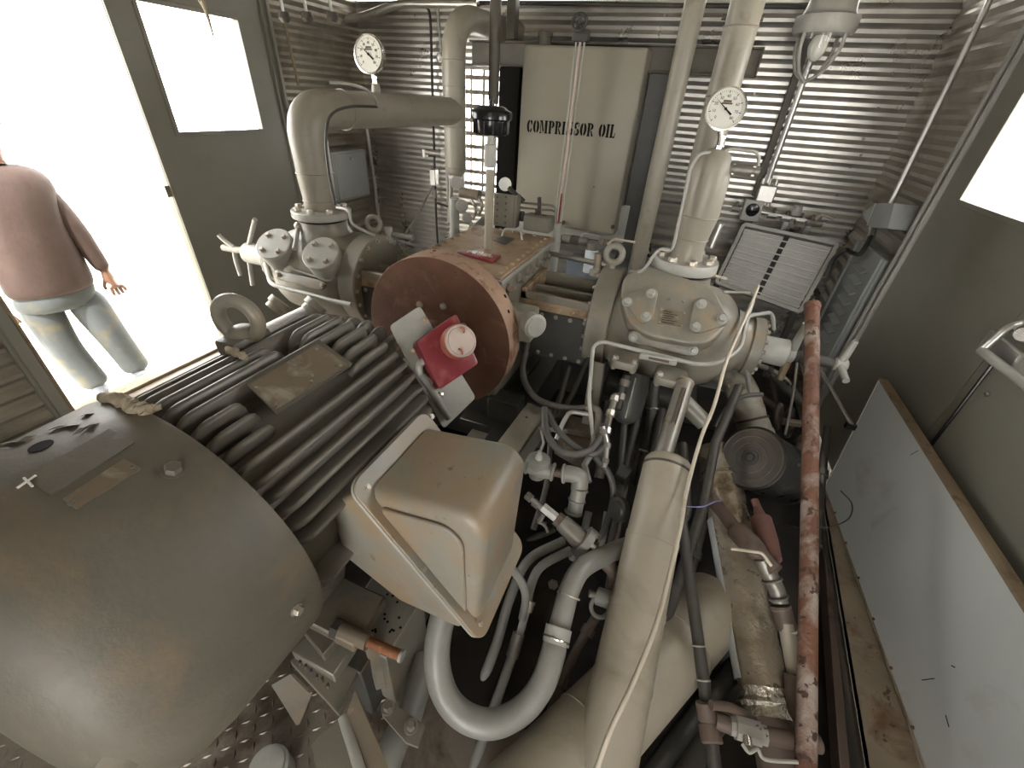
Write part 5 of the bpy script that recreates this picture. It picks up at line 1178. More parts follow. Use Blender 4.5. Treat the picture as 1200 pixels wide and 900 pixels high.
# upright angle by the right cylinder
ua = thing('upright_angle', W(694, 460, d=1.85), 'narrow grey upright angle post beneath the crosshead guide', 'post')
p0, p1 = W(700, 425, d=1.86), W(686, 520, d=1.86)
M().obox(p1 - Vector((.03, 0, 0)), Vector((.06, 0, 0)), p0 - p1, Vector((0, .008, 0)), .002).build('flat_leg', m_paint, ua)
M().obox(p1 + Vector((.03, 0, 0)), Vector((.006, 0, 0)), p0 - p1, Vector((0, .05, 0)), .001).build('side_leg', m_dkpipe, ua)
M().hexa(W(692, 455, d=1.855), (0, -1, 0), .008, .008).build('bolt', m_bolt, ua)
# tan box housing (lubricator)
lb = thing('lubricator_box', W(668, 520, d=1.75), 'small tan open box with a pipe over it under the looping hoses', 'box')
M().prism([W(652, 512, z=.40), W(662, 488, z=.40), W(696, 497, z=.40), W(688, 532, z=.40)], (0, 0, -.10), .003, 1).build('box', m_tag, lb)
M().prism([W(662, 508, z=.405), W(668, 492, z=.405), W(692, 499, z=.405), W(690, 514, z=.405)], (0, 0, .03), .003, 1).build('rib', m_tag, lb)
M().hexa(W(661, 494, z=.41), (0, -1, .5), .008, .01).build('bolt', m_bolt, lb)
# ------------------------------------------------------------------ hoses
def hose(pts, r, mt, name, label, c_='hose', n=7, seg=14): return M().tube(cat(WP(pts), n), r, seg).build(name, mt, label=label, cat=c_)
uc = thing('u_bend_conduit', W(580, 850, d=1.15), 'thick pale grey conduit in a big U bend under the terminal box', 'conduit')
M().tube(cat(WP([(527, 700, 1.16), (516, 735, 1.14), (512, 775, 1.12), (522, 815, 1.12), (545, 840, 1.11), (578, 848, 1.11), (612, 832, 1.13), (635, 803, 1.15), (647, 770, 1.18), (650, 757, 1.20)]), 7), .0345, 24).build('conduit', m_hose, uc)
M().tube(WP([(651, 755, 1.20), (655, 735, 1.22)]), .038, 24).build('collar', m_pale, uc)
M().tube(cat(WP([(655, 738, 1.22), (662, 710, 1.25), (668, 690, 1.28), (680, 668, 1.32), (700, 655, 1.38), (735, 640, 1.48), (770, 628, 1.55)]), 6), .031, 22).build('upper_hose', m_hose, uc)
for a, b, d_ in ((652, 749, 1.205), (666, 698, 1.27)): M().torus(W(a, b, d=d_), W(a + 8, b - 30, d=d_ + .03) - W(a, b, d=d_), .037 if a < 660 else .0325, .0035, 28, 8).build('hose_clamp', m_chrome if a < 660 else m_bolt, uc)
hose([(505, 930, 1.2), (548, 840, 1.35), (580, 760, 1.45), (598, 700, 1.50), (620, 656, 1.58), (660, 634, 1.66)], .0175, m_hose, 'thin_conduit', 'tan-grey thin conduit running left of the coupled conduit inside the U bend', 'conduit')
c2_ = thing('coupled_conduit', W(600, 760, d=1.4), 'thin conduit with a coupling running through the middle of the U bend', 'conduit')
M().tube(cat(WP([(545, 925, 1.2), (575, 840, 1.3), (600, 770, 1.38)]), 5), .0155, 14).build('lower_conduit', m_hose, c2_)
M().tube(WP([(600, 770, 1.38), (608, 742, 1.40)]), .020, 16).build('coupling', m_steel, c2_); M().prism([W(604, 745, d=1.385), W(612, 749, d=1.385), W(622, 712, d=1.40), W(614, 706, d=1.40)], (0, .02, 0), .002).build('tee_body', m_hose, c2_)
M().tube(cat(WP([(618, 715, 1.41), (621, 690, 1.44), (634, 664, 1.50), (668, 645, 1.58)]), 5), .0155, 14).build('upper_conduit', m_hose, c2_)
M().tube(WP([(617, 716, 1.41), (622, 704, 1.42)]), .018, 12).build('ferrule', m_bolt, c2_)
hose([(596, 662, 1.25), (610, 680, 1.30), (616, 700, 1.36), (612, 725, 1.40)], .013, m_hose, 'flexible_conduit', 'short bent conduit dropping from the terminal box lid edge', 'conduit')
hose([(618, 402, 1.95), (613, 430, 1.90), (617, 452, 1.86), (634, 470, 1.82), (665, 478, 1.80), (690, 478, 1.78)], .014, m_rubber, 'grey_hose', 'dark grey hose curving down from the round bearing cap to the pipe elbow')
hose([(638, 478, 1.70), (640, 505, 1.64), (652, 525, 1.60), (672, 533, 1.58), (693, 526, 1.60), (706, 508, 1.64), (709, 498, 1.66)], .0135, m_rubber, 'grey_hose', 'outer looping grey hose hanging over the tan box')
hose([(642, 482, 1.72), (652, 502, 1.66), (672, 522, 1.62), (694, 532, 1.60), (706, 524, 1.62), (712, 515, 1.64)], .0125, m_rubber, 'grey_hose', 'inner grey hose crossing the loop over the tan box')
hose([(697, 536, 1.62), (712, 552, 1.60), (719, 575, 1.60), (714, 605, 1.62), (703, 632, 1.64)], .0125, m_rubber, 'grey_hose', 'grey hose bending down beside the pipe fittings toward the floor')
pe = thing('pipe_elbow', W(700, 480, d=1.75), 'grey pipe elbow fitting joining the dark hose above the tan box', 'fitting')
M().tube(cat(WP([(690, 478, 1.78), (700, 481, 1.76), (702, 490, 1.75), (700, 512, 1.74)]), 5), .017, 16).build('elbow', m_steel, pe)
M().cyl(*WP([(688, 478, 1.78), (694, 479, 1.77)]), .021, seg=8).build('nut', m_steel, pe)
M().tube(bend(WP([(652, 515, 1.72), (660, 495, 1.74), (668, 482, 1.75), (690, 486, 1.75)]), .02), .010, 10).build('steel_tube', m_galv, label='bent bare steel tube running along the tan box', cat='tube')
M().tube(bend(WP([(627, 500, 1.8), (650, 504, 1.78), (664, 506, 1.76)]), .02), .010, 10).build('steel_tube', m_hose, label='short horizontal tube running left of the tan box', cat='tube')
# regulator / tee with cap and elbow
rg = thing('pipe_tee', W(640, 548, d=1.55), 'grey tee fitting with round cap leading to a large elbow', 'fitting')
c = W(631, 541, d=1.54)
M().lathe(c + Vector((0, 0, -.02)), (0, 0, 1), [(-.05, .03), (0, .033), (.015, .034), (.017, .042), (.032, .042), (.036, .036)], 28).build('capped_body', m_hose, rg)
M().lathe(c + Vector((0, 0, .016)), (0, 0, 1), [(0, .014), (.012, .012), (.016, .008), (.035, .007)], 14).build('nipple', m_pale, rg)
M().tube([c + Vector((0, 0, .04)), W(637, 519, d=1.54), W(634, 505, d=1.56)], .005, 8).build('small_tube', m_hose, rg)
tk_ = WP([(618, 545, 1.56), (633, 551, 1.55), (648, 553, 1.54)])
M().tube(tk_, .028, 20).build('tee_run', m_hose, rg)
for a in (0, 2): M().torus(tk_[a], tk_[2] - tk_[0], .029, .006, 24, 8).build('tee_collar', m_hose, rg)
M().tube(WP([(648, 553, 1.54), (662, 556, 1.53)]), .016, 16).build('nipple', m_brownpipe, rg)
M().tube(cat(WP([(661, 555, 1.53), (671, 556, 1.52), (679, 560, 1.52), (679, 572, 1.52)]), 5), .030, 20).build('elbow', m_hose, rg)
M().torus(W(661, 555, d=1.53), W(671, 556, d=1.52) - W(661, 555, d=1.53), .030, .006, 24, 8).build('elbow_collar', m_hose, rg)
M().tube(WP([(679, 572, 1.52), (673, 602, 1.54)]), .0275, 20).build('down_pipe', m_hose, rg)
for a, b in ((679, 574), (676, 586), (672, 600)): M().torus(W(a, b, d=1.53), W(673, 602, d=1.54) - W(679, 572, d=1.52), .0285, .004, 24, 8).build('collar', m_hose, rg)
M().tube(WP([(690, 565, 1.56), (685, 545, 1.6), (694, 530, 1.62)]), .012, 12).build('side_pipe', m_hose, rg)
# bottom union chain with flanged valve
uv = thing('flanged_valve', W(695, 625, d=1.45), 'dirty brown-grey flanged check valve with a chain of small unions', 'valve')
M().tube(WP([(617, 580, 1.5), (640, 600, 1.48)]), .010, 10).build('small_nipple', m_steel, uv)
for a, b in ((620, 582), (628, 590)): M().cyl(W(a - 3, b - 2, d=1.5), W(a + 3, b + 3, d=1.49), .015, seg=8).build('union_nut', m_steel, uv)
M().cyl(*WP([(636, 594, 1.485), (652, 607, 1.47)]), .018, seg=6).build('union_nut', m_galv, uv)
M().cyl(*WP([(652, 607, 1.47), (659, 613, 1.465)]), .026, seg=8).build('union_nut', m_brownpipe, uv)
M().cyl(*WP([(658, 612, 1.465), (682, 634, 1.44)]), .030, .036, seg=24).build('valve_body', m_steel, uv)
F_a, F_b = WP([(681, 632, 1.44), (689, 639, 1.435)])
M().cyl(F_a, F_b, .056, seg=32, bev=.003).build('flange', m_hose, uv)
bolts(ring(F_b, F_b - F_a, .046, 4, .5), F_b - F_a, m_bolt, uv, .008, .014)
M().cyl(*WP([(689, 639, 1.435), (696, 645, 1.43)]), .03, seg=8).build('union_nut', m_brownpipe, uv)
M().tube(cat(WP([(695, 644, 1.43), (712, 660, 1.41), (722, 680, 1.40), (716, 700, 1.40)]), 5), .022, 16).build('outlet_pipe', m_brownpipe, uv)
M().cyl(*WP([(706, 654, 1.415), (716, 664, 1.41)]), .027, seg=16).build('pipe_socket', m_brownpipe, uv)
bv = thing('small_bleed_valve', W(634, 612, d=1.5), 'tiny dark bleed valve hanging under the union chain', 'valve')
M().tube(WP([(637, 602, 1.49), (632, 612, 1.5), (640, 614, 1.5)]), .009, 8).build('body', m_steel, bv); M().tube(WP([(630, 608, 1.5), (640, 618, 1.49), (642, 624, 1.49)]), .005, 8).build('lever', m_steel, bv)
dv_ = thing('drain_valve', W(705, 705, d=1.36), 'dark valve with round bonnet tucked left of the large tan pipe', 'valve')
M().cyl(*WP([(700, 698, 1.38), (716, 704, 1.36)]), .028, seg=20).build('bonnet', m_hose, dv_); M().torus(W(703, 712, d=1.37), (0, -.5, 1), .028, .007, 24, 8).build('ring', m_hose, dv_); M().tube(WP([(690, 695, 1.38), (700, 698, 1.38)]), .012).build('stem', m_steel, dv_)
# vessels and fittings below right cylinder
M().lathe(W(742, 455, d=1.80), W(727, 505, d=1.80) - W(742, 455, d=1.80), [(-.06, .055), (0, .062), (.10, .062), (.14, .045), (.155, .02)], 32).build('small_vessel', m_paintd, label='dark grey small vessel hanging under the right cylinder', cat='vessel', smooth=50)
hose([(745, 443, 1.72), (738, 470, 1.70), (733, 490, 1.70)], .003, m_galv, 'capillary_tube', 'hair-thin silver capillary tube hanging over the small dark vessel', 'tube')
M().tube(WP([(800, 470, 1.78), (826, 496, 1.76)]), .036, 24).build('discharge_stub', m_paint, label='grey stub pipe pointing down right under the right cylinder', cat='pipe')
for i, (pts, r, mt, lb) in enumerate((
    ([(752, 470, 1.9), (735, 540, 1.85), (715, 640, 1.75)], .016, m_paintd, 'grey pipe running down behind the large tan pipe, left side'),
    ([(775, 480, 1.85), (770, 510, 1.8), (760, 560, 1.75)], .022, m_dkpipe, 'dark pipe dropping straight behind the slotted tube'),
    ([(715, 470, 1.8), (708, 515, 1.78), (702, 560, 1.76)], .020, m_dkpipe, 'dark pipe beside the tan box, right of the elbow fitting'),
    ([(732, 495, 1.85), (727, 545, 1.8), (722, 565, 1.78)], .014, m_paintd, 'slim pipe running below the small dark vessel'),
    ([(800, 520, 1.75), (805, 590, 1.6), (800, 610, 1.55)], .018, m_dkpipe, 'dark pipe stub right of the top of the large tan pipe'),
    ([(668, 430, 2.0), (655, 470, 1.95), (640, 500, 1.9)], .014, m_dkpipe, 'dark brown hose in the shadows under the crosshead guide, left'),
    ([(690, 420, 2.0), (672, 460, 1.95), (655, 490, 1.9)], .012, m_dkpipe, 'dark hose under the crosshead guide, middle'),
    ([(645, 520, 1.9), (640, 570, 1.8), (625, 620, 1.7)], .012, m_dkpipe, 'dark tube in the shadow left of the tee fitting'),
    ([(690, 600, 1.6), (682, 630, 1.6), (670, 655, 1.62)], .014, m_hose, 'grey tube beneath the elbow beside the flanged valve'),
    ([(712, 600, 1.66), (706, 632, 1.64), (694, 655, 1.64)], .014, m_hose, 'grey tube right of the flanged valve running to the floor'))):
    hose(pts, r, mt, 'dark_pipe', lb, 'pipe')
M().cyl(*WP([(724, 552, 1.78), (736, 560, 1.76)]), .038, seg=20).build('pipe_socket', m_paintd, label='dark pipe socket left of the top of the tan pipe', cat='fitting')
M().lathe(W(728, 597, d=1.55), (-.7, -.6, .3), [(0, .045), (.02, .045), (.022, .036), (.03, .03)], 28).build('round_flange', m_paintd, label='dark round flange peeking out left of the large tan pipe', cat='flange')
M().tube(WP([(741, 452, 1.7), (739, 474, 1.7)]), .016, 14).build('gas_plug', m_galv, label='short silver plug standing right of the small dark vessel', cat='plug') if False else None
# ------------------------------------------------------------------ right side pipes
def dpipe(pts, r, mt, label, name='dark_pipe', seg=16): return M().tube(WP(pts), r, seg).build(name, mt, label=label, cat='pipe')
kp = thing('coupled_pipe', W(835, 880, d=1.2), 'long dark grey pipe with couplings standing between tan pipe and foil pipe', 'pipe')
M().tube(WP([(790, 540, 1.55), (800, 620, 1.42), (832, 850, 1.18), (842, 935, 1.10)]), .0175, 18).build('pipe', m_dkpipe, kp)
for (a, b, d_), (a2, b2, d2_), r in (((826, 822, 1.20), (830, 846, 1.18), .026), ((830, 848, 1.18), (835, 872, 1.15), .028)):
    M().cyl(W(a, b, d=d_), W(a2, b2, d=d2_), r, seg=20, bev=.003).build('coupling', m_brownpipe, kp)
for (a, b, d_) in ((818, 757, 1.26), (824, 797, 1.22)): M().torus(W(a, b, d=d_), W(832, 850, d=1.18) - W(800, 620, d=1.42), .018, .0025, 20, 6).build('ring_mark', m_pale, kp)
dpipe([(866, 453, 1.72), (838, 520, 1.64), (825, 590, 1.56), (760, 790, 1.30), (730, 900, 1.2)], .018, m_dkpipe, 'dark strut-like pipe crossing behind the cream cable', 'dark_pipe')
for i, (a, b, lb) in enumerate((((845, 712), (742, 800), 'uppermost of the dark pipes lying on the floor at lower centre'), ((850, 740), (735, 870), 'second dark floor pipe below the uppermost one'), ((862, 780), (752, 925), 'third dark floor pipe, ending at the bottom edge'), ((850, 830), (790, 925), 'lowest short dark floor pipe near the ball valve'))):
    M().tube([W(*a, z=.07), W(*b, z=.07)], .030, 18).build('floor_pipe', m_dkpipe if i % 2 else m_blackh, label=lb, cat='pipe')
M().cyl(W(757, 788, z=.10), W(763, 782, z=.10), .02, seg=8).build('pipe_nut', m_steel, label='small steel nut at the end of the uppermost dark floor pipe', cat='nut')
bp1 = thing('brown_valve_pipe', W(860, 620, d=1.5), 'brown pipe with lever valve lying over the foil-jacketed pipe', 'pipe')
M().tube(WP([(829, 580, 1.60), (845, 598, 1.52), (862, 620, 1.44)]), [.024, .023, .023], 20).build('pipe', m_brownpipe, bp1)
M().lathe(W(860, 618, d=1.44), W(902, 662, d=1.33) - W(860, 618, d=1.44), [(0, .025), (.012, .033), (.07, .036), (.10, .033), (.11, .026), (.17, .024)], 24).build('valve_body', m_brownpipe, bp1)
M().tube(bend(WP([(857, 643, 1.36), (893, 648, 1.30), (904, 663, 1.29)]), .01), .0045, 8).build('lever', m_cream, bp1)
M().tube(WP([(893, 655, 1.34), (910, 690, 1.32), (914, 706, 1.31)]), .024, 18).build('union', m_steel, bp1)
for a, b, d_ in ((905, 680, 1.32), (912, 700, 1.31), (915, 712, 1.31)): M().torus(W(a, b, d=d_), W(914, 706, d=1.31) - W(893, 655, d=1.34), .026, .004, 22, 8).build('union_ring', m_steel, bp1)
M().tube(WP([(915, 710, 1.31), (922, 738, 1.29)]), .028, 20).build('socket', m_brownpipe, bp1)
M().tube(WP([(921, 730, 1.29), (934, 800, 1.24)]), .0225, 20).build('tan_length', m_tan, bp1)
for a, b, d_ in ((924, 740, 1.285), (933, 791, 1.245)): M().torus(W(a, b, d=d_), W(934, 800, d=1.24) - W(921, 730, d=1.29), .0228, .0035, 22, 8).build('white_band', m_dial, bp1)
M().tube(WP([(931, 790, 1.24), (936, 845, 1.20)]), .029, 20).build('socket', m_brownpipe, bp1)
nz = thing('pink_nozzle', W(900, 630, d=1.45), 'faded pink-brown nozzle pointing up below the black canister', 'nozzle')
mpk = mat('faded_pink_paint', (.25, .13, .105), .6, dirt=(.17, .10, .08), damt=.4)
M().tube(WP([(884, 586, 1.56), (889, 598, 1.53)]), .0135, 16).build('tip', mpk, nz); M().lathe(W(888, 596, d=1.53), W(905, 655, d=1.38) - W(888, 596, d=1.53), [(0, .014), (.02, .018), (.04, .020), (.045, .034), (.13, .034), (.20, .028)], 22).build('body', mpk, nz)
bl2 = thing('ball_valve', W(875, 855, d=1.2), 'silver ball valve with curved wire handle near the bottom', 'valve')
M().tube(WP([(838, 843, 1.17), (856, 850, 1.16)]), .022, 16).build('left_nipple', m_brownpipe, bl2)
M().lathe(W(855, 850, d=1.16), W(896, 862, d=1.14) - W(855, 850, d=1.16), [(0, .024), (.012, .024), (.014, .030), (.075, .030), (.077, .025), (.09, .025)], 8, ).build('valve_body', m_galv, bl2, smooth=20)
M().tube(WP([(893, 861, 1.14), (960, 872, 1.13)]), .022, 16).build('right_pipe', m_brownpipe, bl2)
M().cyl(*WP([(875, 864, 1.12), (877, 876, 1.10)]), .012, seg=10).build('stem', m_chrome, bl2)
M().tube(cat(WP([(870, 872, 1.1), (878, 882, 1.09), (888, 878, 1.09), (897, 890, 1.09), (935, 893, 1.08)]), 5), .0045, 8).build('handle', m_pale, bl2)
M().tube(cat(WP([(833, 826, 1.16), (858, 830, 1.17), (884, 845, 1.18)]), 5), .012, 12).build('bent_pipe', m_brownpipe, label='bent brown pipe arching over the silver ball valve', cat='pipe')
M().tube(cat(WP([(788, 592, 1.45), (820, 594, 1.42), (838, 588, 1.42), (845, 587, 1.45)]), 5), .0022, 6).build('blue_string', mat('blue_string', (.18, .20, .42), .5), label='thin blue string tied across to the foil pipe', cat='string')
M().torus(W(925, 495, d=2.2), (.9, -.3, .3), .07, .014, 32, 10).build('hose_ring', m_dkpipe, label='dark round hose ring in the shadow behind the rusty post', cat='ring')
M().torus(W(912, 488, d=2.15), (.9, -.3, .3), .06, .012, 32, 10).build('hose_ring', m_brownpipe, label='rust-brown ring beside the dark ring behind the post', cat='ring')
for pts, r, mt, lb in (([(875, 455, 2.3), (905, 475, 2.3), (930, 500, 2.2)], .018, m_brownpipe, 'brown tube in the clutter behind the rusty post, uppermost'), ([(905, 440, 2.3), (925, 460, 2.2), (955, 480, 2.1)], .02, m_dkpipe, 'dark tube slanting toward the rusty post below the handle'), ([(900, 520, 2.1), (925, 535, 2.0), (940, 560, 1.9)], .022, m_brownpipe, 'brown tube just above the black canister'), ([(935, 420, 2.1), (928, 470, 2.05), (920, 510, 2.0)], .006, m_steel, 'thin steel rod hanging left of the rusty post')):
    hose(pts, r, mt, 'clutter_pipe', lb, 'pipe')
c = W(915, 498, d=2.05); M().obox(c, Vector((.09, .02, 0)), Vector((0, .03, 0)), Vector((0, 0, .025)), .003).build('steel_clip', m_tag, label='small tan flat bar above the black canister', cat='bar')
M().tube(WP([(868, 404, 1.8), (876, 440, 1.85), (884, 490, 1.9)]), .010, 10).build('support_strip', m_hose, label='pale strip running down behind the mottled elbow', cat='strip')
# ------------------------------------------------------------------ clutter at the back of the crankcase
pb = thing('perforated_plate', W(590, 270, y=2.3), 'small upright perforated grey plate behind the breather pipe', 'plate')
a, b = W(579, 226, y=2.3), W(597, 272, y=2.3); M().box(a.x, b.x + .02, 2.30, 2.315, 1.0, a.z, .004).build('plate', m_paint, pb)
M().box(b.x + .02, b.x + .035, 2.30, 2.36, 1.0, a.z, .003).build('side_flange', m_paint, pb)
for i in range(6):
    for s_ in (0, 1): p = W(583 + s_ * 10 - i * .2, 231 + i * 7.5, y=2.3); M().hexa(p, (0, -1, 0), .004, .002).build('hole', m_ink, pb)
gs = thing('instrument_stand', W(533, 305, y=2.45), 'cluster of small round gauges and regulators at the foot of the riser', 'instruments')
M().tube([W(532, 232, y=2.45), Vector((W(532, 232, y=2.45).x, 2.45, .02))], .03, 16).build('stand_pipe', m_pale, gs)
for px, py, r in ((535, 214, .035), (541, 241, .036), (547, 255, .03)):
    c = W(px, py, y=2.42); M().lathe(c, (.6, -1, .1), [(-.02, r * .8), (0, r), (.02, r), (.022, r * .85)], 28).build('gauge_case', m_pale, gs); M().lathe(c + Vector((.6, -1, .1)).normalized() * .021, (.6, -1, .1), [(0, r * .8), (.003, r * .8)], 28).build('gauge_face', m_pale, gs)
M().tube([W(540, 225, y=2.5), W(562, 229, y=2.5)], .030, 12).build('regulator_body', m_tag, gs)
for px, py in ((558, 245), (565, 240), (552, 262)): M().tube(cat([W(px - 8, py - 14, y=2.5), W(px, py, y=2.48), W(px - 4, py + 12, y=2.5)], 5), .009, 8).build('loop_tube', m_galv, gs)
M().obox(W(538, 290, y=2.3), W(568, 262, y=2.6) - W(538, 290, y=2.3), Vector((.012, 0, 0)), Vector((0, 0, .06)), .003).build('tray_side', m_pale, gs)
lu = thing('lubricator_block', W(634, 270, y=2.35), 'grey lubricator block with fittings at the far right of the top cover', 'lubricator')
a = W(615, 262, y=2.33); b = W(645, 272, y=2.33); M().box(a.x, b.x, 2.30, 2.40, 1.0, W(630, 253, y=2.33).z, .005).build('block', m_paint, lu)
for px, py in ((612, 248), (622, 252), (630, 246), (638, 252)): p = W(px, py, y=2.36); M().cyl(p - Vector((0, 0, .05)), p, .014, seg=10).build('fitting', m_dkpipe, lu)
for py in (237, 243, 250): M().tube(bend([W(598, py - 1, y=2.38), W(626, py + 2, y=2.38), W(651, py + 4, y=2.38), W(652, 262, y=2.38)], .03), .006, 8).build('tubing', m_steel, lu)
M().tube([W(632, 231, y=2.38), W(632, 262, y=2.38)], .011, 10).build('pillar', m_dkpipe, lu)
M().tube([W(596, 220, y=2.38), W(614, 236, y=2.38)], .012, 10).build('angled_tube', m_dkpipe, lu); c = W(592, 216, y=2.4); M().lathe(c, (.3, -1, .2), [(-.02, .03), (0, .035), (.01, .035)], 24).build('round_gauge', m_galv, lu)
M().tube([W(653, 262, y=2.5), Vector((W(653, 262, y=2.5).x, 2.5, .02))], .03, 14).build('white_stand', m_pale, label='short pale stand pipe below the sight gauge', cat='pipe')
# valve rows below tank
vr = thing('tank_valve_row', W(690, 282, y=3.0), 'row of grey valves with a yellow-tipped lever below the oil tank', 'valves')
M().tube([W(655, 278, y=3.05), W(730, 288, y=3.05)], .018, 12).build('header', m_paintd, vr)
for px, mt in ((664, m_steel), (674, m_dkpipe), (684, m_steel), (706, m_galv), (712, m_tag)): p = W(px, 279 + (px - 655) * .13, y=3.05); M().cyl(p - Vector((.03, 0, 0)), p + Vector((.03, 0, 0)), .032, seg=10).build('valve', mt, vr)
M().tube(bend([W(712, 286, y=3.0), W(720, 280, y=2.98), W(744, 284, y=2.96)], .02), .007, 8).build('lever', m_cream, vr)
M().tube(bend([W(681, 278, y=3.0), W(684, 273, y=3.0), W(702, 277, y=3.0)], .02), .006, 8).build('lever', m_pale, vr)
bt = thing('filter_bottle', W(693, 295, y=3.0), 'small filter bowl with pale blue-white label under the tank valves', 'filter')
c = W(694, 292, y=3.0); M().cyl(c - Vector((0, 0, .09)), c, .045, seg=24, bev=.006).build('bowl', m_sticker, bt); M().cyl(c, c + Vector((0, 0, .05)), .043, seg=20).build('head', m_steel, bt)
c = W(690, 310, y=2.9); M().cyl(c - Vector((0, 0, .05)), c, .036, seg=20).build('label', m_sticker, bt)
M().tube(WP([(610, 330, 2.12), (632, 300, 2.35)]), .012, 10).build('side_pipe', m_steel, label='short steel pipe slanting beside the crankcase top edge', cat='pipe')
M().tube([W(640, 296, y=2.2), W(716, 312, y=2.0)], .013, 10).build('cross_tube', m_steel, label='horizontal steel tube above the right crosshead guide', cat='tube')
M().cyl(W(717, 297, y=2.0), W(714, 312, y=2.0), .02, seg=12).build('oil_cup', m_tag, label='small tan oil cup on the right crosshead guide', cat='oil cup') if False else None
oc_ = thing('oil_cup', W(701, 318, y=1.95), 'small tan oil cup on a round base on the right guide', 'oil cup')
M().lathe(W(699, 322, y=1.95), (0, 0, 1), [(0, .034), (.02, .034), (.03, .022), (.035, .022)], 24).build('base', m_paint, oc_); M().cyl(W(700, 314, y=1.95), W(701, 297, y=1.95), .017, seg=12).build('cup', m_tag, oc_)
oc2_ = thing('oil_cup', W(456, 275, y=1.9), 'grey upright oil cup on the left cylinder flange', 'oil cup')
M().cyl(W(457, 284, y=1.9), W(455, 266, y=1.9), .02, seg=12).build('cup', m_pale, oc2_); M().tube([W(460, 275, y=1.9), W(484, 279, y=1.9)], .014, 10).build('side_tube', m_hose, oc2_)
M().tube(bend([W(458, 280, y=1.95), W(480, 286, y=1.95), W(500, 292, y=1.95)], .03), .008, 8).build('thin_tube', m_pale, label='thin pale tube from the left oil cup to the crankcase', cat='tube')
# blue-grey cooler section behind right cylinder
M().box(-.75, .1, 3.15, 3.35, .2, .62, .01).build('cooler_box', m_blueg, label='blue-grey ribbed cooler box low beneath the oil tank', cat='cooler')

def run(name, label, cat_, pts, r, mt, nuts=(), mtn=None, rings=()):
    g = thing(name, W(*pts[-1][:2], d=pts[-1][2]), label, cat_); P = WP(pts)
    M().tube(cat(P, 6) if len(P) > 2 else P, r, 14).build('pipe_length', mt, g)
    for t in nuts:
        k = t * (len(P) - 1); i = min(int(k), len(P) - 2); p = P[i].lerp(P[i + 1], k - i); d_ = (P[i + 1] - P[i]).normalized()
        M().cyl(p - d_ * r * .9, p + d_ * r * .9, r * 1.45, seg=8).build('union_nut', mtn or mt, g)
    for t in rings:
        k = t * (len(P) - 1); i = min(int(k), len(P) - 2); p = P[i].lerp(P[i + 1], k - i); M().torus(p, P[i + 1] - P[i], r * 1.15, r * .22, 20, 6).build('clamp_ring', m_bolt, g)
    return g
run('fitting_chain', 'grey column of hose fittings just right of the tan box', 'fittings', [(722, 462, 1.74), (714, 490, 1.70), (708, 520, 1.66)], .013, m_steel, (.1, .4, .75, .95), m_galv)
run('fitting_chain', 'dark fittings hanging beneath the left bottom flange of the right cylinder', 'fittings', [(735, 440, 1.74), (728, 462, 1.74), (724, 480, 1.72)], .015, m_dkpipe, (.2, .6), m_steel)
run('fitting_chain', 'small silver swivel fittings where the loop hoses end above the tee', 'fittings', [(706, 500, 1.64), (711, 522, 1.62), (708, 548, 1.6)], .011, m_galv, (.15, .5, .85), m_steel)
run('floor_conduit', 'dark conduit on the sump floor crossing toward the flanged valve', 'conduit', [(560, 690, 1.75), (610, 640, 1.85), (650, 620, 1.85)], .014, m_dkpipe, (.5,))
run('floor_conduit', 'brown pipe on the sump floor just right of the U bend', 'conduit', [(640, 850, 1.30), (672, 770, 1.42), (700, 720, 1.48)], .016, m_brownpipe, (.3, .8))
run('hanging_pipe', 'grey pipe with two clamp rings below the middle of the right cylinder', 'pipe', [(768, 446, 1.85), (762, 500, 1.85), (748, 570, 1.85)], .022, m_paintd, (), None, (.3, .7))
run('hanging_pipe', 'thin brown pipe with nuts in shadow left of the large tan pipe', 'pipe', [(742, 520, 1.9), (728, 600, 1.8), (712, 690, 1.65)], .011, m_brownpipe, (.2, .55, .8), m_steel)
run('hanging_pipe', 'dark pipe bundle member behind the cream cable, nearest the foil pipe', 'pipe', [(838, 560, 1.75), (815, 650, 1.6), (795, 720, 1.5)], .016, m_dkpipe, (.5,))
run('corner_pipe', 'brown elbowed pipe in the dark corner behind the rusty post', 'pipe', [(888, 500, 2.2), (905, 528, 2.1), (930, 532, 2.05), (942, 512, 2.1)], .018, m_brownpipe, (.1, .9), m_dkpipe)
run('corner_pipe', 'steel pipe with collars slanting under the unloader barrel', 'pipe', [(882, 425, 2.3), (915, 440, 2.3), (940, 470, 2.2)], .014, m_steel, (.3, .7), m_dkpipe)
run('corner_pipe', 'dark pipe running low between rusty post and pale panel', 'pipe', [(970, 500, 2.2), (962, 570, 2.0), (958, 640, 1.8)], .018, m_dkpipe, (.4,))
for (a, b, lb) in ((648, 686, 'loose ring nut lying on the dark sump floor inside the U bend'), (662, 704, 'second loose nut on the dark sump floor near the drain valve')):
    M().lathe(W(a, b, z=.013), (0, 0, 1), [(0, .020), (.012, .020), (.012, .011), (.001, .011)], 6).build('loose_nut', m_bolt, label=lb, cat='nut')
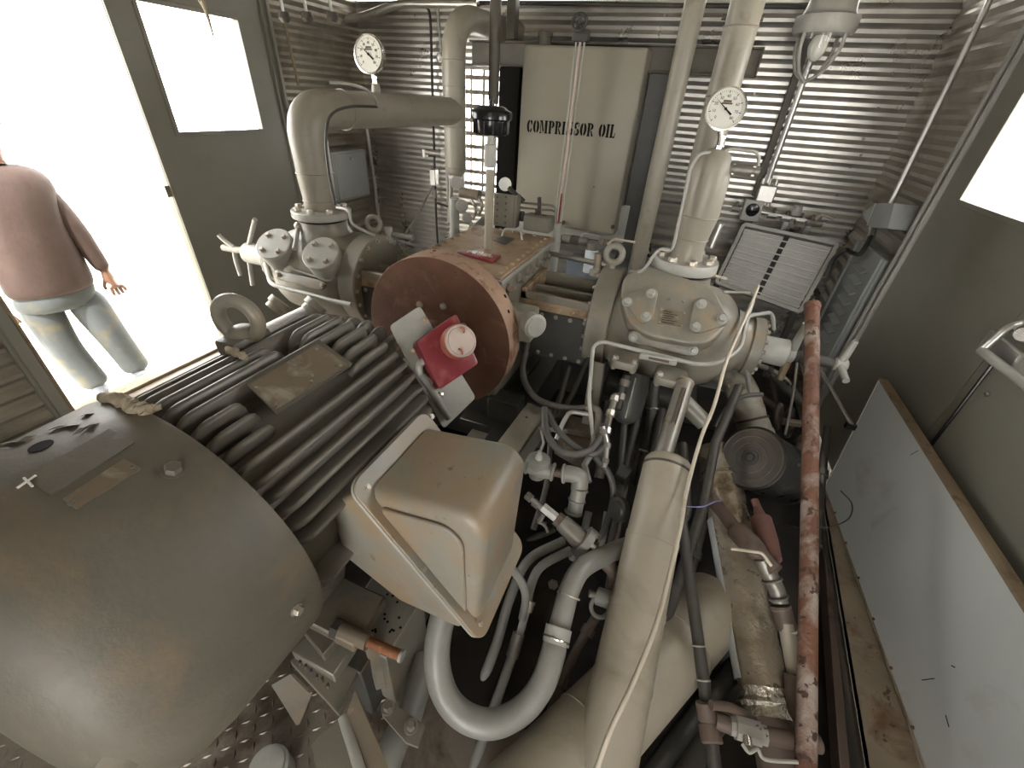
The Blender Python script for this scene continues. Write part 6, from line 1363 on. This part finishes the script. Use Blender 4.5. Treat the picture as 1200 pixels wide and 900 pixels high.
# ------------------------------------------------------------------ person standing outside
hd = Vector((-.93, .36, 0)).normalized()
sv = Vector((-hd.y, hd.x, 0))                     # person's sideways
pc0 = W(135, 450, z=-.33)
def PP(px, py, off=0.0):
    v = W(px, py, d=1) - CAM; t = (pc0 - CAM).dot(hd) / v.dot(hd); return CAM + v * t + hd * off
pe_ = thing('person', (pc0.x, pc0.y, -.35), 'person in brown long-sleeved shirt and pale faded jeans standing outside the doorway', 'person')
def skin(name, verts, edges, rad, mt, par, lv=2, root=0):
    me = bpy.data.meshes.new(name); o0 = Vector(par['_o']); me.from_pydata([tuple(Vector(v) - o0) for v in verts], edges, [])
    ob = bpy.data.objects.new(name, me); C.objects.link(ob)
    md = ob.modifiers.new('s', 'SKIN'); sk_ = me.skin_vertices[0].data
    for i, r in enumerate(rad): sk_[i].radius = r if isinstance(r, tuple) else (r, r); sk_[i].use_root = (i == root)
    sb = ob.modifiers.new('b', 'SUBSURF'); sb.levels = lv; sb.render_levels = lv
    bpy.context.view_layer.update(); dg = bpy.context.evaluated_depsgraph_get(); m2 = bpy.data.meshes.new_from_object(ob.evaluated_get(dg)); bpy.data.objects.remove(ob)
    for p in m2.polygons: p.use_smooth = True
    m2.materials.clear(); m2.materials.append(mt); m2.name = name
    ob = bpy.data.objects.new(name, m2); C.objects.link(ob); ob.parent = par; ob['_o'] = list(o0); return ob
hipc = PP(60, 338); chest = PP(15, 245); neck = PP(-10, 190); head = PP(-28, 150); headt = PP(-38, 118)
shR, shL = PP(36, 212), PP(-52, 228)
elR, wrR = PP(88, 270, -.04), PP(124, 319, -.05); elL, wrL = PP(-60, 300, -.04), PP(-8, 352, -.10)
h1, k1, a1 = PP(40, 350), PP(72, 402, -.04), PP(112, 448, -.02)
h2, k2, a2 = PP(92, 342), PP(128, 388, -.05), PP(160, 430, -.02)
f1, f2_ = a1 - hd * .13 + Vector((0, 0, -.03)) + sv * -.02, a2 - hd * .13 + Vector((0, 0, -.03)) + sv * .02
V_ = [hipc, chest, neck, head, headt, shR, elR, wrR, shL, elL, wrL, h1, k1, a1, h2, k2, a2]
E_ = [(0, 1), (1, 2), (2, 3), (3, 4), (1, 5), (5, 6), (6, 7), (1, 8), (8, 9), (9, 10), (0, 11), (11, 12), (12, 13), (0, 14), (14, 15), (15, 16)]
skin('body', V_, E_, [.13, .14, .055, .085, .07, .06, .043, .028, .06, .043, .028, .085, .055, .038, .085, .055, .038], m_skin, pe_)
def lofted(secs, mt, name, n=28, e=2.4):
    bm = bmesh.new(); rows = []
    for c, rs_, rf, tw in secs:
        row = []
        for k in range(n):
            a = 2 * PI * k / n; cc_, ss_ = math.cos(a), math.sin(a); q_ = (abs(cc_) ** e + abs(ss_) ** e) ** (-1 / e)
            wob = 1 + .02 * math.sin(5 * a + c.z * 23) + .015 * math.sin(9 * a - c.z * 40)
            row.append(bm.verts.new(c + sv * (rs_ * q_ * cc_ * wob) + hd * (rf * q_ * ss_ * wob)))
        rows.append(row)
    for i_ in range(len(rows) - 1):
        for k in range(n): bm.faces.new((rows[i_][k], rows[i_][(k + 1) % n], rows[i_ + 1][(k + 1) % n], rows[i_ + 1][k]))
    bm.faces.new(rows[0]); bm.faces.new(rows[-1][::-1])
    o_ = M().addbm(bm).build(name, mt, pe_, smooth=70); sb = o_.modifiers.new('b', 'SUBSURF'); sb.levels = 1; sb.render_levels = 1; return o_
cx_ = PP(62, 338)
T = lambda z, dx=0: Vector((pc0.x, pc0.y, z)) + sv * dx
tor = lambda px, py: PP(px, py)
lofted([(tor(62, 343), .19, .15, 0), (tor(60, 336), .215, .165, 0), (tor(52, 318), .210, .175, 0), (tor(40, 295), .205, .185, 0), (tor(24, 262), .195, .18, 0), (tor(12, 232), .205, .165, 0), (tor(3, 212), .20, .14, 0), (tor(-2, 200), .16, .11, 0), (tor(-7, 192), .085, .08, 0)], m_shirt, 'shirt')
for (a_, b_, c_) in ((shR, elR, wrR.lerp(elR, .08)), (shL, elL, wrL.lerp(elL, .08))):
    ch_ = chest.lerp(a_, .55) + Vector((0, 0, .05))
    skin('sleeve', [ch_, a_ + Vector((0, 0, -.02)), a_.lerp(b_, .5), b_, b_.lerp(c_, .5), c_], [(0, 1), (1, 2), (2, 3), (3, 4), (4, 5)], [.10, .088, .075, .066, .056, .044], m_shirt, pe_)
lofted([(tor(63, 330), .185, .145, 0), (tor(64, 340), .195, .15, 0), (tor(66, 352), .20, .15, 0), (tor(67, 362), .17, .13, 0)], m_jean, 'jeans')
for (a_, b_, c_) in ((h1, k1, a1), (h2, k2, a2)):
    skin('jeans_leg', [a_ + Vector((0, 0, .03)), a_.lerp(b_, .5), b_, b_.lerp(c_, .5), c_.lerp(b_, .12), c_.lerp(b_, -.04)], [(0, 1), (1, 2), (2, 3), (3, 4), (4, 5)], [.115, .108, .095, .09, .088, .09], m_jean, pe_)
for a_, f_ in ((a1, f1), (a2, f2_)):
    b_ = a_ + Vector((0, 0, -.035)); skin('shoe', [b_ + hd * .05, b_, b_ - hd * .09, b_ - hd * .17 + Vector((0, 0, -.015))], [(0, 1), (1, 2), (2, 3)], [.045, .055, .05, .038], m_shoe, pe_)
    M().prism(rrect(b_ + hd * .08 - sv * .05 - Vector((0, 0, .055)), -hd * .29, sv * .10, .04), (0, 0, .02), .004).build('shoe_sole', m_dial, pe_)
# hand with five fingers (right side of the picture)
def hand(wr, el, par):
    d_ = (wr - el).normalized(); side = d_.cross(hd).normalized(); palm = wr + d_ * .045
    V2 = [wr - d_ * .03, wr, palm, palm + d_ * .045]; E2 = [(0, 1), (1, 2), (2, 3)]; R2 = [(.032, .028), (.031, .026), (.046, .022), (.045, .019)]
    for i, (s_, L_) in enumerate(((-.030, .062), (-.010, .072), (.010, .068), (.029, .052))):
        b = palm + d_ * .045 + side * s_; p1 = b + d_ * L_ * .5 - hd * .006 + side * s_ * .2; p2 = p1 + d_ * L_ * .38 - hd * (-.018); n0 = len(V2)
        V2 += [b, p1, p2]; E2 += [(3, n0), (n0, n0 + 1), (n0 + 1, n0 + 2)]; R2 += [.0125, .0115, .0095]
    b = palm - side * .035 - d_ * .01; n0 = len(V2); V2 += [b, b - side * .02 + d_ * .03, b - side * .022 + d_ * .058]; E2 += [(2, n0), (n0, n0 + 1), (n0 + 1, n0 + 2)]; R2 += [.014, .011, .009]
    return skin('hand', V2, E2, R2, m_skin, par, root=1)
hand(wrR, elR, pe_); hand(wrL, elL, pe_)
M().sphere(head.lerp(headt, .45) + Vector((0, 0, .02)) + hd * .02, .105, sz=1.15).build('hair', m_hair, pe_)
M().sphere(head.lerp(headt, .3) - hd * .035, .085, sz=1.2).build('face', m_skin, pe_)
for s_ in (-.032, .032):
    M().sphere(head.lerp(headt, .42) - hd * .113 + sv * s_, .011).build('eye', m_ink, pe_)
M().lathe(head.lerp(headt, .25) - hd * .11, -hd, [(0, .016), (.018, .008)], 10).build('nose', m_skin, pe_)
M().tube([head.lerp(headt, .02) - hd * .108 - sv * .025, head.lerp(headt, .0) - hd * .112, head.lerp(headt, .02) - hd * .108 + sv * .025], .005, 6).build('mouth', m_pink, pe_)
# tidy: drop helper properties
for o in bpy.data.objects:
    if '_o' in o: del o['_o']
